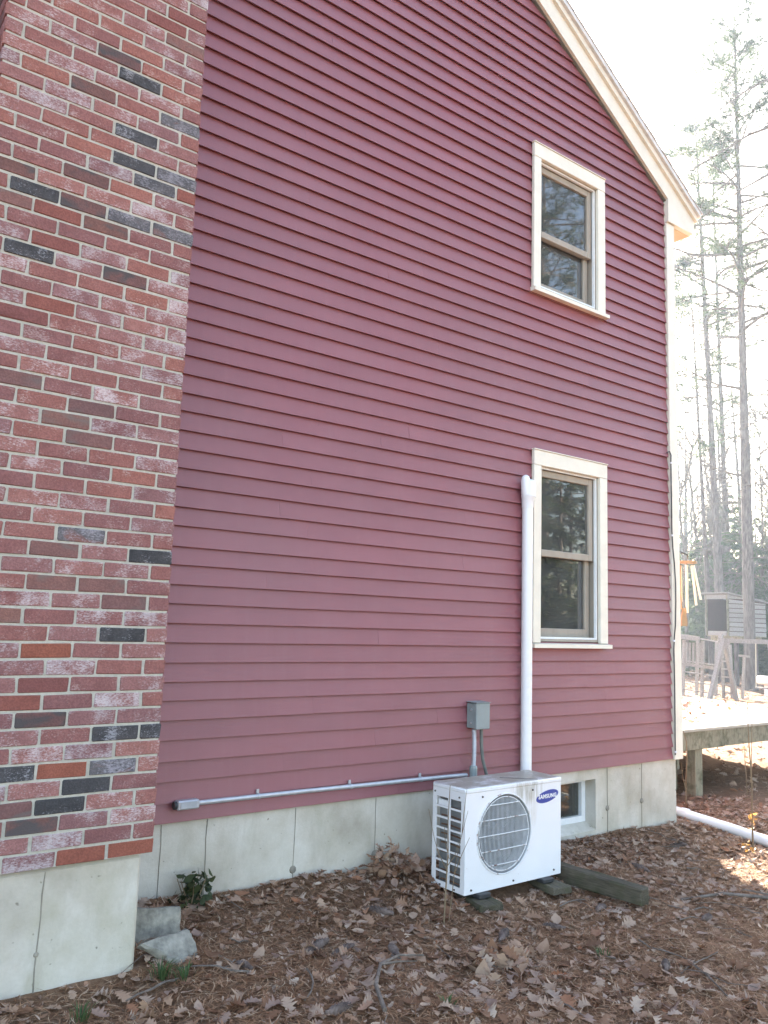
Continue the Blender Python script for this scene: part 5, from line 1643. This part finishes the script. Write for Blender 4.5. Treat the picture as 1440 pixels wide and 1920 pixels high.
def bare_tree(label, base, H, r0, seed, spread=.5):
    rr = random.Random(seed); mb = MB(); tk = MB()
    o = thing('bare_tree', base, label, 'tree', 'bare trees in the wood')
    pts = [(base[0] + rr.uniform(-.04, .04) * k, base[1] + rr.uniform(-.04, .04) * k, base[2] - .1 + H * k / 7) for k in range(8)]
    tk.tube(pts, [r0 * (1 - .85 * k / 7) for k in range(8)], 8)
    tk.build('trunk', TWIG, o, True)
    def grow(p, d, L, r, lev):
        q = [tuple(p)]; x = np.array(p); d = np.array(d)
        for k in range(4):
            d = d + np.array([rr.uniform(-.2, .2), rr.uniform(-.2, .2), rr.uniform(-.08, .16)]); d /= np.linalg.norm(d)
            x = x + d * L / 4; q.append(tuple(x))
        mb.tube(q, [r * (1 - .7 * k / 4) for k in range(5)], 4 if lev < 2 else 3, caps=False)
        if lev < 3:
            for k in range(1, 5):
                for _ in range(1 if lev else 2):
                    dd = d + np.array([rr.uniform(-1, 1), rr.uniform(-1, 1), rr.uniform(-.2, .6)]) * .9
                    grow(q[k], dd / np.linalg.norm(dd), L * rr.uniform(.35, .6), max(r * .5, .004), lev + 1)
    for k in range(36):
        t = rr.uniform(.2, .98); i0 = min(int(t * 7), 6); p = np.array(pts[i0]) + (np.array(pts[i0 + 1]) - np.array(pts[i0])) * (t * 7 - i0)
        a = rr.uniform(0, 6.28); grow(p, (math.cos(a) * spread, math.sin(a) * spread, .7), H * .2 * rr.uniform(.6, 1.2) * (1.15 - t * .6), r0 * .35, 1)
    tag(mb.build('limbs', TWIG, o, False, recalc=False), None, None, None, 'stuff')
    return o
def at_px(px, D):
    """horizontal point seen at photo column px, D metres away"""
    d = np.array(cam_axes()[2]) + np.array(cam_axes()[0]) * (px - 720) / 1545.66
    h = np.hypot(d[0], d[1]); return (CAM_LOC[0] + d[0] / h * D, CAM_LOC[1] + d[1] / h * D)
BT = [((21.7, 13.6), 9.0, .085, 'bare slim tree nearest the house corner, left of the pines'), ((24.6, 14.9), 11.5, .10, 'taller bare tree behind the slim one by the house corner'), ((25.6, 14.3), 9.5, .07, 'bare thin tree between the house corner and the leaning pine'),
      ((24.5, 11.2), 10.0, .08, 'bare thin tree between the two big pines'), ((27.5, 12.3), 12.0, .10, 'distant bare tree seen between the two big pines'), ((24.0, 9.3), 9.0, .08, 'bare tree right of the rightmost big trunk'), ((30.5, 17.2), 13.0, .11, 'far bare tree low behind the house corner'), ((29.0, 11.0), 13.0, .11, 'far bare tree at the right edge'),
      ((22.8, 12.9), 8.0, .06, 'bare sapling tree just left of the leaning pine trunk'), ((26.8, 15.6), 12.5, .09, 'bare tree with a dense fan of twigs behind the corner board'), ((23.2, 10.6), 8.5, .07, 'bare twiggy tree in the gap between the two big trunks'),
      ((26.0, 12.9), 11.0, .08, 'bare tree right behind the leaning pine'), ((22.0, 8.2), 8.0, .07, 'bare twiggy tree at the right edge behind the swing'), ((31.0, 14.6), 14.0, .12, 'tallest far bare tree between the trunks')]
for i, ((x, y), H, r, lab) in enumerate(BT):
    bare_tree(lab, (x, y, gz(x, y)), H, r, 100 + i)

def hemlock(label, base, H, R, seed, n=2600):
    r = np.random.default_rng(seed)
    o = thing('hemlock_tree', base, label, 'tree', 'young evergreens in the wood')
    MB().tube([(base[0], base[1], base[2] - .1), (base[0] + .05, base[1], base[2] + H * .5), (base[0], base[1], base[2] + H)], [.07, .045, .008], 8).build('trunk', TWIG, o, True)
    # drooping sprays on whorled limbs
    lim = MB(); P_ = []; D_ = []
    nl = int(26 + H * 6)
    for i in range(nl):
        t = .06 + .92 * (i + r.uniform()) / nl; L = R * (1 - t) ** .8 * r.uniform(.6, 1.15) + .15; a = r.uniform(0, 6.283)
        pts = []
        for k in range(6):
            u_ = k / 5; pts.append((base[0] + math.cos(a) * L * u_, base[1] + math.sin(a) * L * u_, base[2] + H * t + .12 * L * u_ - .35 * L * u_ * u_))
        lim.tube(pts, [.014 * (1 - .8 * k / 5) for k in range(6)], 3, caps=False)
        m = max(6, int(n / nl * L / (R * .6)))
        u_ = np.sqrt(r.uniform(.03, 1, m)); sd2 = r.normal(0, .16, m) * (1.1 - u_ * .6) * L
        P_.append(np.stack([base[0] + math.cos(a) * L * u_ - math.sin(a) * sd2, base[1] + math.sin(a) * L * u_ + math.cos(a) * sd2, base[2] + H * t + .12 * L * u_ - .35 * L * u_ ** 2 - np.abs(sd2) * .3 + r.normal(0, .03, m)], -1))
        D_.append(np.stack([np.full(m, math.cos(a)) - math.sin(a) * sd2 * 2, np.full(m, math.sin(a)) + math.cos(a) * sd2 * 2, np.full(m, -.35) + r.normal(0, .2, m)], -1))
    tag(lim.build('limbs', TWIG, o, False, recalc=False), None, None, None, 'stuff')
    P_ = np.concatenate(P_); D_ = np.concatenate(D_)
    tv, tt = tuft_geo(6, .17, .016, 1.0, 8)
    V, T = instance_np(tv, tt, P_, orient(D_, r.uniform(.7, 1.3, len(P_))))
    tag(np_mesh('crown', V, T, HEMF, o), None, None, None, 'stuff')
    return o
HM = [((23.0, 13.6), 5.2, 2.2, 'evergreen left of the wind chime, lowest by the house corner'), ((24.4, 12.9), 6.2, 2.5, 'bushy evergreen behind the leaning pine trunk'), ((25.3, 11.6), 6.0, 2.5, 'bushy evergreen between the two big trunks'),
      ((24.8, 10.2), 6.4, 2.5, 'bushy evergreen behind the rightmost trunk'), ((24.0, 8.8), 5.5, 2.3, 'evergreen at the right edge of the wood'), ((27.9, 16.2), 7.0, 2.7, 'dark evergreen far behind the house corner'), ((29.0, 13.6), 8.0, 2.8, 'tall evergreen far between the trunks'), ((28.5, 10.9), 7.6, 2.8, 'tall evergreen far on the right'),
      ((26.6, 14.6), 7.2, 2.6, 'evergreen left of the leaning pine, behind the wind chime'), ((27.2, 12.0), 7.4, 2.7, 'full evergreen behind the play house roof'), ((26.2, 9.2), 7.0, 2.6, 'full evergreen behind the swing beam at the right')]
for i, ((x, y), H, R, lab) in enumerate(HM):
    hemlock(lab, (x, y, gz(x, y)), H, R, 50 + i, 4200)
# distant woods: a deep band of trunks and scattered sprays read as one mass
n = 60000
ang = rng.uniform(math.radians(38), math.radians(80), n); dist = rng.uniform(40, 80, n)
xx = CAM_LOC[0] + np.sin(ang) * dist; yy = CAM_LOC[1] + np.cos(ang) * dist
hh = np.abs(rng.normal(0, 3.6, n)) + .3
P_ = np.stack([xx, yy, -.6 + hh], -1)
tv, tt = tuft_geo(6, .34, .035, 1.0, 9)
V1, T1 = instance_np(tv, tt, P_, orient(rng.normal(size=(n, 3)), rng.uniform(.7, 1.4, n)))
DW = np_mesh('distant_woods', V1, T1, HEMF)
tag(DW, 'hazy evergreen undergrowth of the wood far behind the yard', 'woods', None, 'stuff')
tk = MB()
for k in range(120):
    a = random.uniform(math.radians(38), math.radians(80)); d = random.uniform(38, 85)
    x, y = CAM_LOC[0] + math.sin(a) * d, CAM_LOC[1] + math.cos(a) * d; H = random.uniform(9, 17); r = random.uniform(.06, .15)
    tk.tube([(x, y, -1.5), (x + random.uniform(-.3, .3), y, H * .5), (x + random.uniform(-.6, .6), y, H)], [r, r * .7, r * .15], 5, caps=False)
tag(tk.build('distant_trunks', BARK, None, True, recalc=False, loc=(30, 15, 0)), 'many thin grey trunks of the wood far behind the yard', 'woods', None, 'stuff')

# the wood on the camera's side of the house, mirrored in the panes
def copy_tree(src, loc, rz, label, s=1.0):
    c = src.copy(); COL.objects.link(c); c.location = loc; c.rotation_euler = (0, 0, rz); c.scale = (s, s, s); c['label'] = label; c['group'] = 'trees opposite the gable wall'
    for ch in src.children:
        d = ch.copy(); COL.objects.link(d); d.parent = c
    return c
for i, (x, y, s, src, lab) in enumerate([(9, -11, .9, PB, 'pine opposite the gable, right of the yard'), (13, -15, 1.0, PA, 'leaning pine opposite the gable'), (6, -15, .85, PC, 'slender pine opposite the gable'), (16, -11, .95, PB, 'pine far right opposite the gable'), (2, -19, 1.0, PA, 'pine straight opposite the gable'), (20, -19, 1.1, PB, 'largest pine opposite the gable'), (11, -20, 1.0, PC, 'slender pine deep in the opposite wood'), (-8, -22, 1.0, PB, 'pine behind the viewpoint')]):
    copy_tree(src, (x, y, gz(x, y)), i * 1.3, lab, s)
hs = [o for o in bpy.data.objects if o.name.startswith('hemlock_tree') and o.parent is None]
for i, (x, y, s) in enumerate([(8, -12.5, 1.2), (11, -12, 1.3), (14, -13, 1.4), (17, -15, 1.5), (5, -17, 1.3), (20, -14, 1.5)]):
    copy_tree(hs[i % 4 + 1], (x, y, gz(x, y)), i, ['evergreen opposite the gable, nearest the yard', 'second evergreen in the row opposite the gable', 'third evergreen in the row opposite the gable', 'fourth evergreen in the row opposite the gable', 'evergreen set back opposite the gable', 'last evergreen in the row opposite the gable'][i], s)

# ------------------------------------------------------------------ haze, added for far-tree fade and lens glare
hz = MB(); hz.box((-40, -45, -4.5), (110, 110, 26))
hk = bpy.data.materials.new('glare_haze'); hk.use_nodes = True
ht = hk.node_tree; ht.nodes.remove(ht.nodes['Principled BSDF'])
pv = ht.nodes.new('ShaderNodeVolumePrincipled')
pv.inputs['Color'].default_value = (0.62, 0.78, 1.0, 1); pv.inputs['Density'].default_value = 0.0012; pv.inputs['Anisotropy'].default_value = 0.5
ht.links.new(pv.outputs[0], ht.nodes['Material Output'].inputs['Volume'])
tag(hz.build('haze', hk, None), 'thin pale haze added over the yard and wood, partly for lens glare', None, None, 'stuff')
